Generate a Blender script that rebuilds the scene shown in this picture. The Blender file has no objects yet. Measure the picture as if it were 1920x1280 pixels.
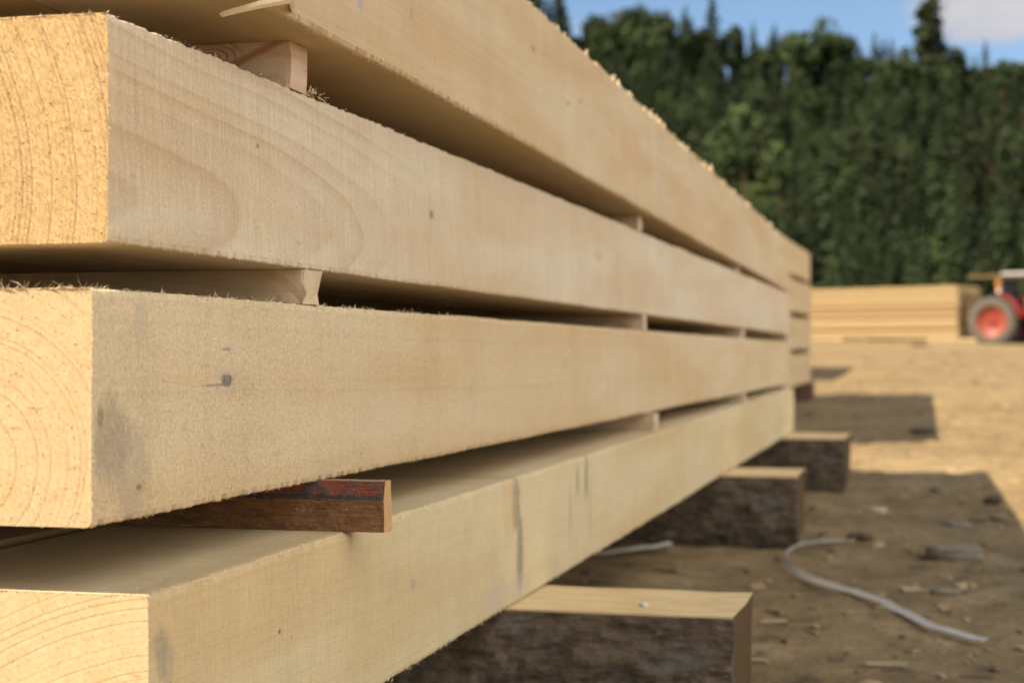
import bpy, math, random
from mathutils import Vector, Matrix, noise as mn
R = math.radians
S = bpy.context.scene
C = S.collection
rnd = random.Random(7)

# ------------------------------------------------------------------ camera frame
# x = across the timbers (to the right), y = along the timbers, z = up
CAM_H = 0.53
F = 3100.0                      # focal length in photo pixels (1920 wide)
YAW = R(14.4)
CY, SY = math.cos(YAW), math.sin(YAW)
def rise(y):                    # the yard climbs gently past the first pile
    if y < 8: return 0.0
    if y < 60: return 0.022 * (y - 8)
    return 0.022 * 52 + (y - 60) * 0.0125
def at(px, Z, z=0.0):           # world point seen in column px of the photo at depth Z
    return Vector((Z * CY * (px - 1755) / F, Z * (CY + (px - 960) / F * SY), z))
def on_ground(px, py, h=0.0):
    Z = (CAM_H - h) * F / (py - 664)
    return at(px, Z, h)

# ------------------------------------------------------------------ object helpers
def link(o, parent=None):
    C.objects.link(o)
    if parent: o.parent = parent
    return o
def mesh_obj(name, verts, faces, mat, parent=None, smooth=False):
    me = bpy.data.meshes.new(name)
    me.from_pydata([tuple(v) for v in verts], [], faces)
    me.update()
    if mat is not None:
        for m in (mat if isinstance(mat, (list, tuple)) else [mat]): me.materials.append(m)
    if smooth: me.polygons.foreach_set('use_smooth', [True] * len(me.polygons))
    return link(bpy.data.objects.new(name, me), parent)
def tag(o, label, cat, group=None, kind='thing'):
    o['label'] = label; o['category'] = cat; o['kind'] = kind
    if group: o['group'] = group
    return o
def struct(o): o['kind'] = 'structure'; return o
def stuff(o, label=None, cat=None):
    o['kind'] = 'stuff'
    if label: o['label'] = label; o['category'] = cat
    return o
def empty(name, loc, rz=0):
    o = bpy.data.objects.new(name, None); o.location = loc; o.rotation_euler = (0, 0, rz)
    o.empty_display_size = 0.1
    return link(o)
class MB:
    def __init__(s): s.v = []; s.f = []
    def add(s, verts, faces):
        n = len(s.v); s.v += [Vector(v) for v in verts]; s.f += [tuple(i + n for i in f) for f in faces]
    def box(s, a, b, bev=0.0, M=None):
        (x0, y0, z0), (x1, y1, z1) = a, b
        if bev <= 0:
            vs = [(x, y, z) for x in (x0, x1) for y in (y0, y1) for z in (z0, z1)]
            fs = [(0, 1, 3, 2), (4, 6, 7, 5), (0, 4, 5, 1), (2, 3, 7, 6), (0, 2, 6, 4), (1, 5, 7, 3)]
        else:
            vs = []; fs = []; rings = []
            def ring(z, i):
                k = len(vs)
                X0, X1, Y0, Y1 = x0 + i, x1 - i, y0 + i, y1 - i
                c = bev
                vs.extend([(X0 + c, Y0, z), (X1 - c, Y0, z), (X1, Y0 + c, z), (X1, Y1 - c, z), (X1 - c, Y1, z), (X0 + c, Y1, z), (X0, Y1 - c, z), (X0, Y0 + c, z)])
                rings.append(list(range(k, k + 8)))
            ring(z0, bev); ring(z0 + bev, 0); ring(z1 - bev, 0); ring(z1, bev)
            for a_, b_ in zip(rings, rings[1:]):
                for j in range(8): fs.append((a_[j], a_[(j + 1) % 8], b_[(j + 1) % 8], b_[j]))
            fs.append(tuple(reversed(rings[0]))); fs.append(tuple(rings[-1]))
        if M is not None: vs = [M @ Vector(v) for v in vs]
        s.add(vs, fs)
    def lathe(s, prof, axis='y', n=28, c=(0, 0, 0)):   # prof: list of (radius, along)
        vs = []; fs = []
        for r, t in prof:
            for k in range(n):
                a = 2 * math.pi * k / n; p, q = r * math.cos(a), r * math.sin(a)
                vs.append({'y': (p, t, q), 'x': (t, p, q), 'z': (p, q, t)}[axis])
        for i in range(len(prof) - 1):
            for k in range(n):
                k2 = (k + 1) % n
                fs.append((i * n + k, i * n + k2, (i + 1) * n + k2, (i + 1) * n + k))
        c = Vector(c)
        s.add([Vector(v) + c for v in vs], fs)
    def tube(s, pts, rad, n=8):
        pts = [Vector(p) for p in pts]; vs = []; fs = []
        rads = rad if isinstance(rad, (list, tuple)) else [rad] * len(pts)
        for i, p in enumerate(pts):
            t = (pts[min(i + 1, len(pts) - 1)] - pts[max(i - 1, 0)]).normalized()
            up = Vector((0, 0, 1)) if abs(t.z) < .9 else Vector((1, 0, 0))
            a = t.cross(up).normalized(); b = t.cross(a)
            for k in range(n):
                w = 2 * math.pi * k / n
                vs.append(p + (a * math.cos(w) + b * math.sin(w)) * rads[i])
        for i in range(len(pts) - 1):
            for k in range(n):
                k2 = (k + 1) % n
                fs.append((i * n + k, i * n + k2, (i + 1) * n + k2, (i + 1) * n + k))
        fs.append(tuple(range(n - 1, -1, -1))); fs.append(tuple(range((len(pts) - 1) * n, len(pts) * n)))
        s.add(vs, fs)
    def build(s, name, mat, parent=None, smooth=False):
        return mesh_obj(name, s.v, s.f, mat, parent, smooth)

# ------------------------------------------------------------------ node helper
class G:
    def __init__(s, name):
        s.m = bpy.data.materials.new(name); s.m.use_nodes = True
        s.t = s.m.node_tree; s.t.nodes.clear()
        s.out = s.n('ShaderNodeOutputMaterial'); s.b = s.n('ShaderNodeBsdfPrincipled')
        s.t.links.new(s.b.outputs[0], s.out.inputs[0])
        s.tc = s.n('ShaderNodeTexCoord'); s.co = s.tc.outputs['Object']
    def n(s, t): return s.t.nodes.new(t)
    def set(s, sock, v):
        if isinstance(v, bpy.types.NodeSocket): s.t.links.new(v, sock)
        else:
            if sock.type == 'RGBA' and len(v) == 3: v = (*v, 1)
            sock.default_value = v
    def m_(s, op, a, b=0.0, c=None, clamp=False):
        x = s.n('ShaderNodeMath'); x.operation = op; x.use_clamp = clamp
        s.set(x.inputs[0], a); s.set(x.inputs[1], b)
        if c is not None: s.set(x.inputs[2], c)
        return x.outputs[0]
    def v_(s, op, a, b=(0, 0, 0)):
        x = s.n('ShaderNodeVectorMath'); x.operation = op
        s.set(x.inputs[0], a); s.set(x.inputs[1], b)
        return x.outputs['Value'] if op in ('LENGTH', 'DOT_PRODUCT', 'DISTANCE') else x.outputs[0]
    def sep(s, v):
        x = s.n('ShaderNodeSeparateXYZ'); s.set(x.inputs[0], v); return x.outputs
    def comb(s, a, b, c):
        x = s.n('ShaderNodeCombineXYZ')
        for i, v in enumerate((a, b, c)): s.set(x.inputs[i], v)
        return x.outputs[0]
    def noise(s, vec, scale=1.0, detail=2.0, rough=.5, mul=None, off=None, dist=0.0):
        if mul is not None: vec = s.v_('MULTIPLY', vec, mul)
        if off is not None: vec = s.v_('ADD', vec, off)
        x = s.n('ShaderNodeTexNoise'); s.set(x.inputs['Vector'], vec)
        x.inputs['Scale'].default_value = scale; x.inputs['Detail'].default_value = detail
        x.inputs['Roughness'].default_value = rough; x.inputs['Distortion'].default_value = dist
        return x.outputs['Fac']
    def vor(s, vec, scale=1.0, mul=None, feature='F1', out='Distance'):
        if mul is not None: vec = s.v_('MULTIPLY', vec, mul)
        x = s.n('ShaderNodeTexVoronoi'); x.feature = feature; s.set(x.inputs['Vector'], vec)
        x.inputs['Scale'].default_value = scale
        return x.outputs[out]
    def ramp(s, f, stops, interp='LINEAR'):
        x = s.n('ShaderNodeValToRGB'); s.set(x.inputs[0], f); r = x.color_ramp; r.interpolation = interp
        while len(r.elements) < len(stops): r.elements.new(1)
        for e, (p, c) in zip(r.elements, stops):
            e.position = p; e.color = (c, c, c, 1) if isinstance(c, (int, float)) else (*c, 1)
        return x.outputs[0]
    def step(s, f, a, b):
        x = s.n('ShaderNodeMapRange'); x.interpolation_type = 'SMOOTHSTEP'; s.set(x.inputs[0], f)
        x.inputs[1].default_value = a; x.inputs[2].default_value = b
        return x.outputs[0]
    def mix(s, f, a, b, mode='MIX'):
        x = s.n('ShaderNodeMix'); x.data_type = 'RGBA'; x.blend_type = mode
        s.set(x.inputs[0], f); s.set(x.inputs[6], a); s.set(x.inputs[7], b)
        return x.outputs[2]
    def bump(s, h, strength, dist):
        x = s.n('ShaderNodeBump'); x.inputs['Strength'].default_value = strength
        x.inputs['Distance'].default_value = dist; s.set(x.inputs['Height'], h)
        s.t.links.new(x.outputs[0], s.b.inputs['Normal'])
    def done(s, col, rough=.8, spec=.3, metal=0):
        s.set(s.b.inputs['Base Color'], col); s.set(s.b.inputs['Roughness'], rough)
        s.b.inputs['Specular IOR Level'].default_value = spec; s.b.inputs['Metallic'].default_value = metal
        return s.m

def flat(name, col, rough=.6, spec=.4, var=.25, scale=14, metal=0):
    g = G(name)
    k = g.noise(g.co, scale, 4, .6)
    a = [c * (1 - var) for c in col]; b = [min(1, c * (1 + var)) for c in col]
    g.bump(g.noise(g.co, scale * 6, 3), .25, .004)
    return g.done(g.mix(k, a, b), rough, spec, metal)

def wood(name, light, mid, late, end, pith=(-.1, .06), tilt=(0, 0), ring=.005, ringamt=.25, endamt=.45,
         saw=.10, fuzz=.12, marks=(), seed=0.0, endrough=1.0, warp=.012, grain=.025, sawdir=0, fade=None):
    """Sawn softwood. Local x = depth (face at 0), y = along the grain, z = up."""
    tint = lambda c, t: tuple(a * b for a, b in zip(c, t))
    light, mid, late, end = tint(light, (.77, .705, .615)), tint(mid, (.77, .685, .585)), tint(late, (.72, .66, .56)), tint(end, (.70, .645, .585))
    g = G(name); co = g.co
    x, y, z = g.sep(co)[:3]
    off = (seed * 3.1, seed * 1.7, seed * 2.3)
    vr = g.n('ShaderNodeVectorRotate'); vr.rotation_type = 'EULER_XYZ'; g.set(vr.inputs[0], co); vr.inputs['Rotation'].default_value = (.62, .85, .41); cr3 = vr.outputs[0]
    sk = g.comb(x, g.m_('ADD', y, g.m_('MULTIPLY', z, .07)), g.m_('ADD', z, g.m_('MULTIPLY', y, .11)))
    w1 = g.m_('SUBTRACT', g.noise(co, 1, 2, .5, mul=(7, 1.6, 7), off=off), .5)
    w2 = g.m_('SUBTRACT', g.noise(co, 1, 2, .5, mul=(6, 1.3, 6), off=(off[1] + 9, off[0], off[2])), .5)
    xx = g.m_('ADD', g.m_('SUBTRACT', x, pith[0]), g.m_('ADD', g.m_('MULTIPLY', y, tilt[0]), g.m_('MULTIPLY', w1, warp)))
    zz = g.m_('ADD', g.m_('SUBTRACT', z, pith[1]), g.m_('ADD', g.m_('MULTIPLY', y, tilt[1]), g.m_('MULTIPLY', w2, warp)))
    r = g.m_('SQRT', g.m_('ADD', g.m_('MULTIPLY', xx, xx), g.m_('MULTIPLY', zz, zz)))
    rw = g.noise(g.comb(g.m_('MULTIPLY', r, 60), seed, 0), 1, 1)
    rv = g.m_('ADD', g.m_('DIVIDE', r, ring), g.m_('MULTIPLY', rw, 1.6))
    fr = g.m_('FRACT', rv)
    lw = g.ramp(fr, [(0, .15), (.10, .02), (.45, .20), (.80, .75), (.93, 1), (1, .15)])
    # every ring has its own strength
    ri = g.noise(g.comb(g.m_('FLOOR', rv), seed * 7, 0.5), 1.37, 0)
    lw = g.m_('MULTIPLY', lw, g.m_('ADD', .12, g.m_('MULTIPLY', g.step(ri, .42, .66), .88)))
    nrm = g.sep(g.tc.outputs['Normal'])[1]
    isend = g.step(g.m_('ABSOLUTE', nrm), .6, .8)
    big = g.noise(co, 1, 3, .55, mul=(9, 1.3, 9), off=off)
    med = g.noise(co, 1, 4, .6, mul=(40, 16, 40), off=off)
    base = g.mix(g.step(big, .32, .68), light, mid)
    base = g.mix(g.m_('MULTIPLY', g.step(med, .45, .75), .22), base, mid)
    base = g.mix(isend, base, g.mix(g.m_('MULTIPLY', g.step(med, .35, .75), .5), end, [c * f for c, f in zip(end, (.93, .82, .66))]))
    amt = g.m_('ADD', g.m_('MULTIPLY', g.m_('SUBTRACT', 1.0, isend), ringamt), g.m_('MULTIPLY', isend, endamt))
    if fade: amt = g.m_('MULTIPLY', amt, g.m_('ADD', .22, g.m_('MULTIPLY', g.step(g.m_('ADD', g.m_('MULTIPLY', y, -1), g.m_('MULTIPLY', w1, .3)), -fade[1], -fade[0]), .78)))
    col = g.mix(g.m_('MULTIPLY', lw, amt), base, late)
    # band-saw strokes across the grain, torn fibre fuzz, fine grain along the length
    sv = (14, 520, 16) if sawdir == 0 else (16, 380, 40)
    sw = g.noise(sk, 1, 3, .65, mul=sv, off=off)
    fz = g.noise(cr3, 1, 4, .8, mul=(330, 300, 310), off=off, dist=.8)
    gr = g.noise(sk, 1, 3, .6, mul=(520, 9, 520), off=off)
    ends = g.noise(g.comb(g.m_('ADD', x, g.m_('MULTIPLY', z, .55)), z, y), 1, 4, .7, mul=(430, 120, 30), off=off)
    pit = g.noise(g.comb(g.m_('ADD', x, g.m_('MULTIPLY', z, .6)), g.m_('SUBTRACT', z, g.m_('MULTIPLY', x, .6)), y), 1, 3, .55, mul=(250, 85, 10), off=(3, 4, seed))
    side_v = g.m_('ADD', g.m_('ADD', g.m_('MULTIPLY', g.m_('SUBTRACT', sw, .5), saw * 4.0), g.m_('MULTIPLY', g.m_('SUBTRACT', fz, .5), fuzz * 4.2)),
                  g.m_('MULTIPLY', g.m_('SUBTRACT', gr, .5), grain * 2))
    end_v = g.m_('ADD', g.m_('MULTIPLY', g.m_('SUBTRACT', ends, .5), .75 * endrough), g.m_('MULTIPLY', g.m_('SUBTRACT', pit, .5), .55 * endrough))
    val = g.m_('ADD', g.m_('MULTIPLY', side_v, g.m_('SUBTRACT', 1.0, isend)), g.m_('MULTIPLY', end_v, isend))
    bnd = g.m_('ADD', g.m_('MULTIPLY', g.m_('SUBTRACT', g.noise(g.comb(g.m_('MULTIPLY', y, 9), seed, 0), 1, 5, .75), .5), .30), g.m_('MULTIPLY', g.m_('SUBTRACT', g.noise(cr3, 1, 3, .6, mul=(14, 14, 14), off=off), .5), .16))
    val = g.m_('ADD', val, g.m_('MULTIPLY', bnd, g.m_('SUBTRACT', 1.0, isend)))
    val = g.m_('ADD', val, 1.0)
    col = g.mix(1.0, col, g.comb(val, val, val), 'MULTIPLY')
    crk = g.noise(g.comb(g.m_('MULTIPLY', x, 34), g.m_('MULTIPLY', z, 330), seed), 1, 2, .5)
    crk2 = g.noise(co, 1, 3, .6, mul=(22, 1, 40), off=(seed, 0, 9))
    ck = g.m_('MULTIPLY', g.m_('MULTIPLY', g.step(crk, .66, .70), g.step(crk2, .52, .6)), isend)
    col = g.mix(g.m_('MULTIPLY', ck, .75 * min(1, endrough)), col, (.22, .10, .03))
    cl = g.noise(co, 1, 4, .6, mul=(55, 1, 30), off=(seed, 7, 1))
    pits = g.m_('MULTIPLY', g.m_('MULTIPLY', g.m_('MULTIPLY', g.step(pit, .53, .66), g.step(cl, .36, .60)), isend), .62 * endrough)
    col = g.mix(pits, col, (.34, .20, .065))
    spk = g.noise(co, 1, 4, .75, mul=(1, 210, 150), off=(seed, 5, 5))
    col = g.mix(g.m_('MULTIPLY', g.m_('MULTIPLY', g.step(fz, .58, .70), g.m_('SUBTRACT', 1.0, isend)), .42), col, [min(.9, c * 1.22) for c in light])
    # stray flecks
    fl = g.vor(co, 1, mul=(60, 38, 60))
    col = g.mix(g.m_('MULTIPLY', g.step(g.m_('MULTIPLY', fl, -1), -.06, -.02), .55), col, (.16, .11, .07))
    for mk in marks:            # (y, z, ry, rz, colour, strength, raggedness)
        my, mz, ry, rz, mc, ms, rag = mk
        d = g.v_('LENGTH', g.comb(0, g.m_('DIVIDE', g.m_('SUBTRACT', y, my), ry), g.m_('DIVIDE', g.m_('SUBTRACT', z, mz), rz)))
        rg = g.noise(co, 1, 4, .65, mul=(1, .9 / ry, .9 / rz), off=(my * 37, mz * 91, 1))
        rg2 = g.noise(co, 1, 3, .7, mul=(1, 260, 60), off=(my, mz, 2))
        d = g.m_('ADD', d, g.m_('MULTIPLY', g.m_('SUBTRACT', rg, .5), rag * 2.2))
        d = g.m_('ADD', d, g.m_('MULTIPLY', g.m_('SUBTRACT', rg2, .5), rag * 1.2))
        k = g.step(g.m_('MULTIPLY', d, -1), -1.05, -.45)
        k = g.m_('MULTIPLY', k, g.m_('SUBTRACT', 1.0, isend))
        if rag > .25: k = g.m_("MULTIPLY", k, g.m_("ADD", .62, g.m_("MULTIPLY", g.step(spk, .36, .60), .42)))
        col = g.mix(g.m_('MULTIPLY', k, ms), col, mc)
    h_side = g.m_('ADD', g.m_('MULTIPLY', sw, .55), g.m_('ADD', g.m_('MULTIPLY', fz, .9), g.m_('MULTIPLY', gr, .35)))
    h_end = g.m_('ADD', g.m_('MULTIPLY', ends, 1.7 * endrough), g.m_('SUBTRACT', g.m_('MULTIPLY', pit, -.8 * endrough), g.m_('MULTIPLY', lw, .25)))
    h = g.m_('ADD', g.m_('MULTIPLY', h_side, g.m_('SUBTRACT', 1.0, isend)), g.m_('MULTIPLY', h_end, isend))
    g.bump(h, .6, .0020)
    return g.done(col, .75, .22)

# ------------------------------------------------------------------ sawn timber geometry
def ys_list(L, fine, step):
    ys = [0.0]; d = step
    while ys[-1] < L:
        if ys[-1] > fine: d = min(d * 1.05, .08)
        ys.append(min(L, ys[-1] + d))
    return ys
def timber_mesh(L, W, H, seed=0, fine=0.0, step=.08, ragged=.0016, wane=None):
    r = random.Random(seed)
    ys = ys_list(L, fine, step)
    c = .0012
    # perimeter in (x, z): face at x=0, from bottom-front counter-clockwise
    per = []
    def side(a, b, n):
        for k in range(n):
            t = k / n; per.append((a[0] + (b[0] - a[0]) * t, a[1] + (b[1] - a[1]) * t))
    side((0, c), (0, .006), 1); side((0, .006), (0, H - .006), 6); side((0, H - .006), (0, H - c), 1)
    side((0, H - c), (-c, H), 1); side((-c, H), (-.006, H), 1); side((-.006, H), (-W + .006, H), 3); side((-W + .006, H), (-W, H), 1)
    side((-W, H), (-W, 0), 2); side((-W, 0), (-.006, 0), 3); side((-.006, 0), (-c, 0), 1); side((-c, 0), (0, c), 1)
    n = len(per); vs = []; fs = []
    for i, y in enumerate(ys):
        bow = .0012 * math.sin(y * 2.1 + seed)
        for (px, pz) in per:
            dx = dz = 0.0
            nearc = (px > -.003 and (pz < .004 or pz > H - .004))
            p = Vector((px * 9, y * 5, pz * 9 + seed))
            dx += .0012 * mn.noise(p) + bow
            dz += .0010 * mn.noise(p + Vector((9, 3, 1)))
            if nearc:
                k = ragged * (0.5 + mn.noise(Vector((seed, y * 90, pz * 3))) + .7 * mn.noise(Vector((seed, y * 330, pz * 3))))
                k = max(-.0006, k)
                dx -= k; dz += (-k if pz > H / 2 else k) * .8
            if wane: 
                wx, wz = wane(px, y, pz); dx += wx; dz += wz
            vs.append((px + dx, y, pz + dz))
    for i in range(len(ys) - 1):
        for k in range(n):
            k2 = (k + 1) % n
            fs.append((i * n + k, i * n + k2, (i + 1) * n + k2, (i + 1) * n + k))
    fs.append(tuple(range(n - 1, -1, -1))); fs.append(tuple(range((len(ys) - 1) * n, len(ys) * n)))
    return vs, [tuple(reversed(f)) for f in fs]
def fibres(specs, W, H, seed):
    """Torn wood fibres: thin curved blades. specs: (where, y0, y1, count, lmin, lmax, width)."""
    r = random.Random(seed); mb = MB()
    for where, y0, y1, cnt, l0, l1, wd in specs:
        for _ in range(cnt):
            y = r.uniform(y0, y1)
            if where in ('top', 'bottom') and mn.noise(Vector((y * 11, seed, 2))) + .35 * mn.noise(Vector((y * 70, seed, 4))) < -.08: continue
            L = l0 + (l1 - l0) * r.random() ** 2.2
            if where == 'top': p = Vector((-r.random() * .004, y, H - .0005)); d = Vector((r.gauss(.25, .5), r.gauss(0, .9), r.uniform(.15, 1)))
            elif where == 'bottom': p = Vector((-r.random() * .003, y, .0006)); d = Vector((r.gauss(.3, .4), r.gauss(0, .7), -r.uniform(.2, 1)))
            elif where == 'face': p = Vector((.0002, y, r.uniform(.004, H - .004))); d = Vector((r.uniform(.05, .35), r.gauss(0, .7), r.gauss(0, .7)))
            elif where == 'endtop': p = Vector((-r.random() * min(W, .14), -.0003, H - .0006)); d = Vector((r.gauss(.5, .9), -r.random() * .5, r.uniform(.05, .65)))
            elif where == 'endbottom': p = Vector((-r.random() * min(W, .14), -.0003, .0006)); d = Vector((r.gauss(0, .9), -r.random() * .5, -r.uniform(.05, .7)))
            elif where == 'endcorner': p = Vector((-.0004, .0002, r.uniform(.001, H - .001))); d = Vector((r.uniform(0, .6), -r.uniform(0, .8), r.gauss(0, .8)))
            elif where == 'topface': p = Vector((-r.uniform(0, .10), y, H)); d = Vector((r.gauss(0, 1), r.gauss(0, .8), r.uniform(.02, .35)))
            elif where == 'end': p = Vector((-r.uniform(0, .12), -.0002, r.uniform(.004, H - .004))); d = Vector((r.gauss(0, 1), -r.uniform(.05, .4), r.gauss(0, 1)))
            d.normalize()
            sd = d.cross(Vector((r.gauss(0, 1), r.gauss(0, 1), r.gauss(0, 1)))).normalized() * wd * r.uniform(.5, 1.2)
            curl = Vector((r.gauss(0, .35), r.gauss(0, .35), r.gauss(0, .35)))
            a = p; b = p + d * L * .5; e = p + (d + curl * .6) .normalized() * L
            mb.add([a - sd, a + sd, b + sd * .8, b - sd * .8, e], [(0, 1, 2, 3), (3, 2, 4)])
    return mb

PINK = (.60, .43, .27)
FIB = flat('torn_fibre', (.56, .44, .27), .7, .2, .2, 300)

def face_yz(px, py, s0, z0):       # a spot on the long faces, measured from the near end and underside
    Z = 1962.0 / (1755 - px)
    return Z * (CY + (px - 960) / F * SY) - s0, CAM_H + (664 - py) * Z / F - z0
FACE = -.613
TIM = {}
GREY = (.20, .165, .12)

def add_timber(key, label, u, s0, L, z0, H, W, du, dz, mat, seed, fine, step, specs, group, ragged=.0016, wane=None):
    vs, fs = timber_mesh(L, W, H, seed, fine, step, ragged, wane)
    o = mesh_obj('squared_timber', vs, fs, mat)
    o.location = (u, s0, z0)
    o.rotation_euler = (math.atan2(dz, 1), 0, -math.atan2(du, 1))
    tag(o, label, 'timber', group)
    if specs:
        f = fibres(specs, W, H, seed + 50).build('torn_fibres', FIB, o); stuff(f)
    TIM[key] = o
    return o

GR1 = 'timbers of the near pile'
# --- topmost visible timber
s0, z0 = 1.25, CAM_H + .3105
def am(px, py, ry, rz, c, k, rag):
    y, z = face_yz(px, py, s0, z0); return (y, z + .0065 * y, ry, rz, c, k, rag)
mA = wood('wood_top_timber', (.68, .60, .445), (.62, .49, .32), (.40, .25, .13), (.66, .48, .25), pith=(-.14, .2), tilt=(.012, .004),
          ring=.007, ringamt=.14, saw=.05, fuzz=.07, seed=1.0, marks=[
    am(600, 8, .012, .012, (.33, .31, .33), .7, .2), am(703, 28, .006, .010, (.28, .24, .18), .7, .3), am(786, 38, .006, .006, (.35, .3, .22), .6, .3),
    am(752, 112, .005, .007, (.42, .27, .13), .6, .3), am(952, 93, .012, .006, (.22, .17, .11), .75, .3), am(1024, 196, .014, .006, (.22, .17, .11), .75, .3),
    am(1048, 193, .014, .006, (.22, .17, .11), .75, .3), am(1150, 280, .13, .04, (.50, .32, .18), .5, .4), am(1213, 330, .02, .16, (.40, .34, .27), .55, .2),
    am(1388, 450, .035, .14, (.42, .36, .29), .5, .2), am(1300, 350, .2, .1, (.54, .41, .29), .4, .4)])
def waneA(px, y, pz):              # the sawn arris runs out towards the near end
    if px > -.03 and pz < .03 and y < .62:
        k = (1 - y / .62) ** 1.5
        return (-.012 * k * (1 - pz / .03), 0)
    return (0, 0)
tA = add_timber('A', 'topmost timber of the near pile, silhouetted against the forest', -.566, s0, 6.0, z0, .212, .20, -.009, -.0065, mA, 11, 1.6, .006,
    [('bottom', 0, 2.2, 200, .001, .006, .0004), ('top', .7, 5.6, 900, .002, .010, .0008), ('face', .1, 1.6, 300, .001, .004, .0003)], GR1, .0026, waneA)
# sawdust crumbs and curls left along its top edge
r = random.Random(5); cr = MB()
for _ in range(330):
    y = .75 + 5.1 * r.random(); w = r.random()
    if mn.noise(Vector((y * 3.1, 4, 0))) < -.12: continue
    sz = (.0014 + .0048 * r.random() ** 3) * (1.15 if y > 1.3 else .8)
    cx, cz = -.003 - .008 * r.random(), .212 + sz * .35
    M = Matrix.Translation((cx, y, cz)) @ Matrix.Rotation(r.random() * 6, 4, 'Z') @ Matrix.Rotation(r.random() * 2, 4, 'X') @ Matrix.Diagonal((1, r.uniform(1, 3), r.uniform(.5, 1), 1))
    vs = [Vector(v) * sz for v in ((1, 0, 0), (-1, 0, .2), (0, 1, 0), (0, -1, .1), (0, 0, 1), (.1, 0, -1))]
    vs = [M @ (v * r.uniform(.6, 1.2)) for v in vs]
    cr.add(vs, [(0, 2, 4), (2, 1, 4), (1, 3, 4), (3, 0, 4), (2, 0, 5), (1, 2, 5), (3, 1, 5), (0, 3, 5)])
for _ in range(26):                # curled shavings
    y = .8 + 4.6 * r.random() if _ > 8 else 2.25 + .18 * r.random(); rad = r.uniform(.003, .008); a0 = r.random() * 6; pts = []
    for k in range(9):
        a = a0 + k * .55; pts.append(Vector((-.006 + .3 * rad * math.cos(a * .7), y + rad * math.cos(a) + .002 * k, .214 + rad + rad * math.sin(a))))
    cr.tube(pts, .0015, 4)
stuff(cr.build('sawdust_crumbs', FIB, tA))
# a long splinter peeling off the near lower arris
sp = MB(); pts = [(-.008, .175, .010), (.011, .122, .006), (-.010, .097, -.004), (-.036, .082, -.0137)]
for k in range(3):
    a, b = Vector(pts[k]), Vector(pts[k + 1]); wa, wb = .0052 - .0009 * k, .0043 - .0009 * k
    sp.add([a + Vector((0, 0, -wa)), a + Vector((.003, 0, 0)), a + Vector((0, 0, wa)), a + Vector((-.003, 0, 0)), b + Vector((0, 0, -wb)), b + Vector((.003, 0, 0)), b + Vector((0, 0, wb)), b + Vector((-.003, 0, 0))],
           [(0, 1, 5, 4), (1, 2, 6, 5), (2, 3, 7, 6), (3, 0, 4, 7), (4, 5, 6, 7)])
sp.build('splinter', FIB, tA)

# --- second timber
s0, z0 = 1.148, CAM_H + .0855
def bm_(px, py, ry, rz, c, k, rag):
    y, z = face_yz(px, py, s0, z0); return (y, z, ry, rz, c, k, rag)
mB = wood('wood_second_timber', (.71, .66, .55), (.66, .56, .42), (.40, .25, .13), (.70, .52, .27), pith=(-.30, .045), tilt=(.024, 0),
          fade=(.40, .85), ring=.0044, ringamt=.33, endamt=.9, saw=.16, fuzz=.17, seed=2.0, endrough=1.25, warp=.010, marks=[
    bm_(808, 402, .030, .016, (.50, .36, .22), .6, .3), bm_(1120, 480, .05, .014, (.42, .29, .17), .55, .35), bm_(250, 330, .006, .004, (.40, .30, .2), .6, .4), bm_(560, 455, .010, .003, (.42, .32, .22), .6, .4), bm_(660, 250, .005, .003, (.3, .24, .18), .6, .4), bm_(925, 520, .02, .006, (.44, .32, .2), .5, .4),
    bm_(808, 402, .011, .0065, (.19, .165, .15), .85, .12), bm_(484, 274, .004, .003, (.12, .10, .09), .8, .3), bm_(770, 245, .006, .006, (.45, .33, .2), .5, .3),
    bm_(1030, 470, .05, .02, (.52, .36, .22), .35, .4)])
tB = add_timber('B', 'second timber from the top of the near pile, arched grain lines on its face', FACE, s0, 6.05, z0, .1765, .21, 0, 0, mB, 23, 1.4, .004,
    [('top', 0, 2.4, 420, .0015, .006, .00035), ('bottom', 0, 1.5, 260, .0008, .004, .0003), ('endtop', 0, 0, 90, .001, .005, .0004), ('endbottom', 0, 0, 100, .0006, .003, .0004),
     ('face', 0, 1.2, 1500, .001, .004, .0002), ('endcorner', 0, 0, 110, .001, .003, .0003), ('end', 0, 0, 420, .001, .004, .00035)], GR1)

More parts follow.
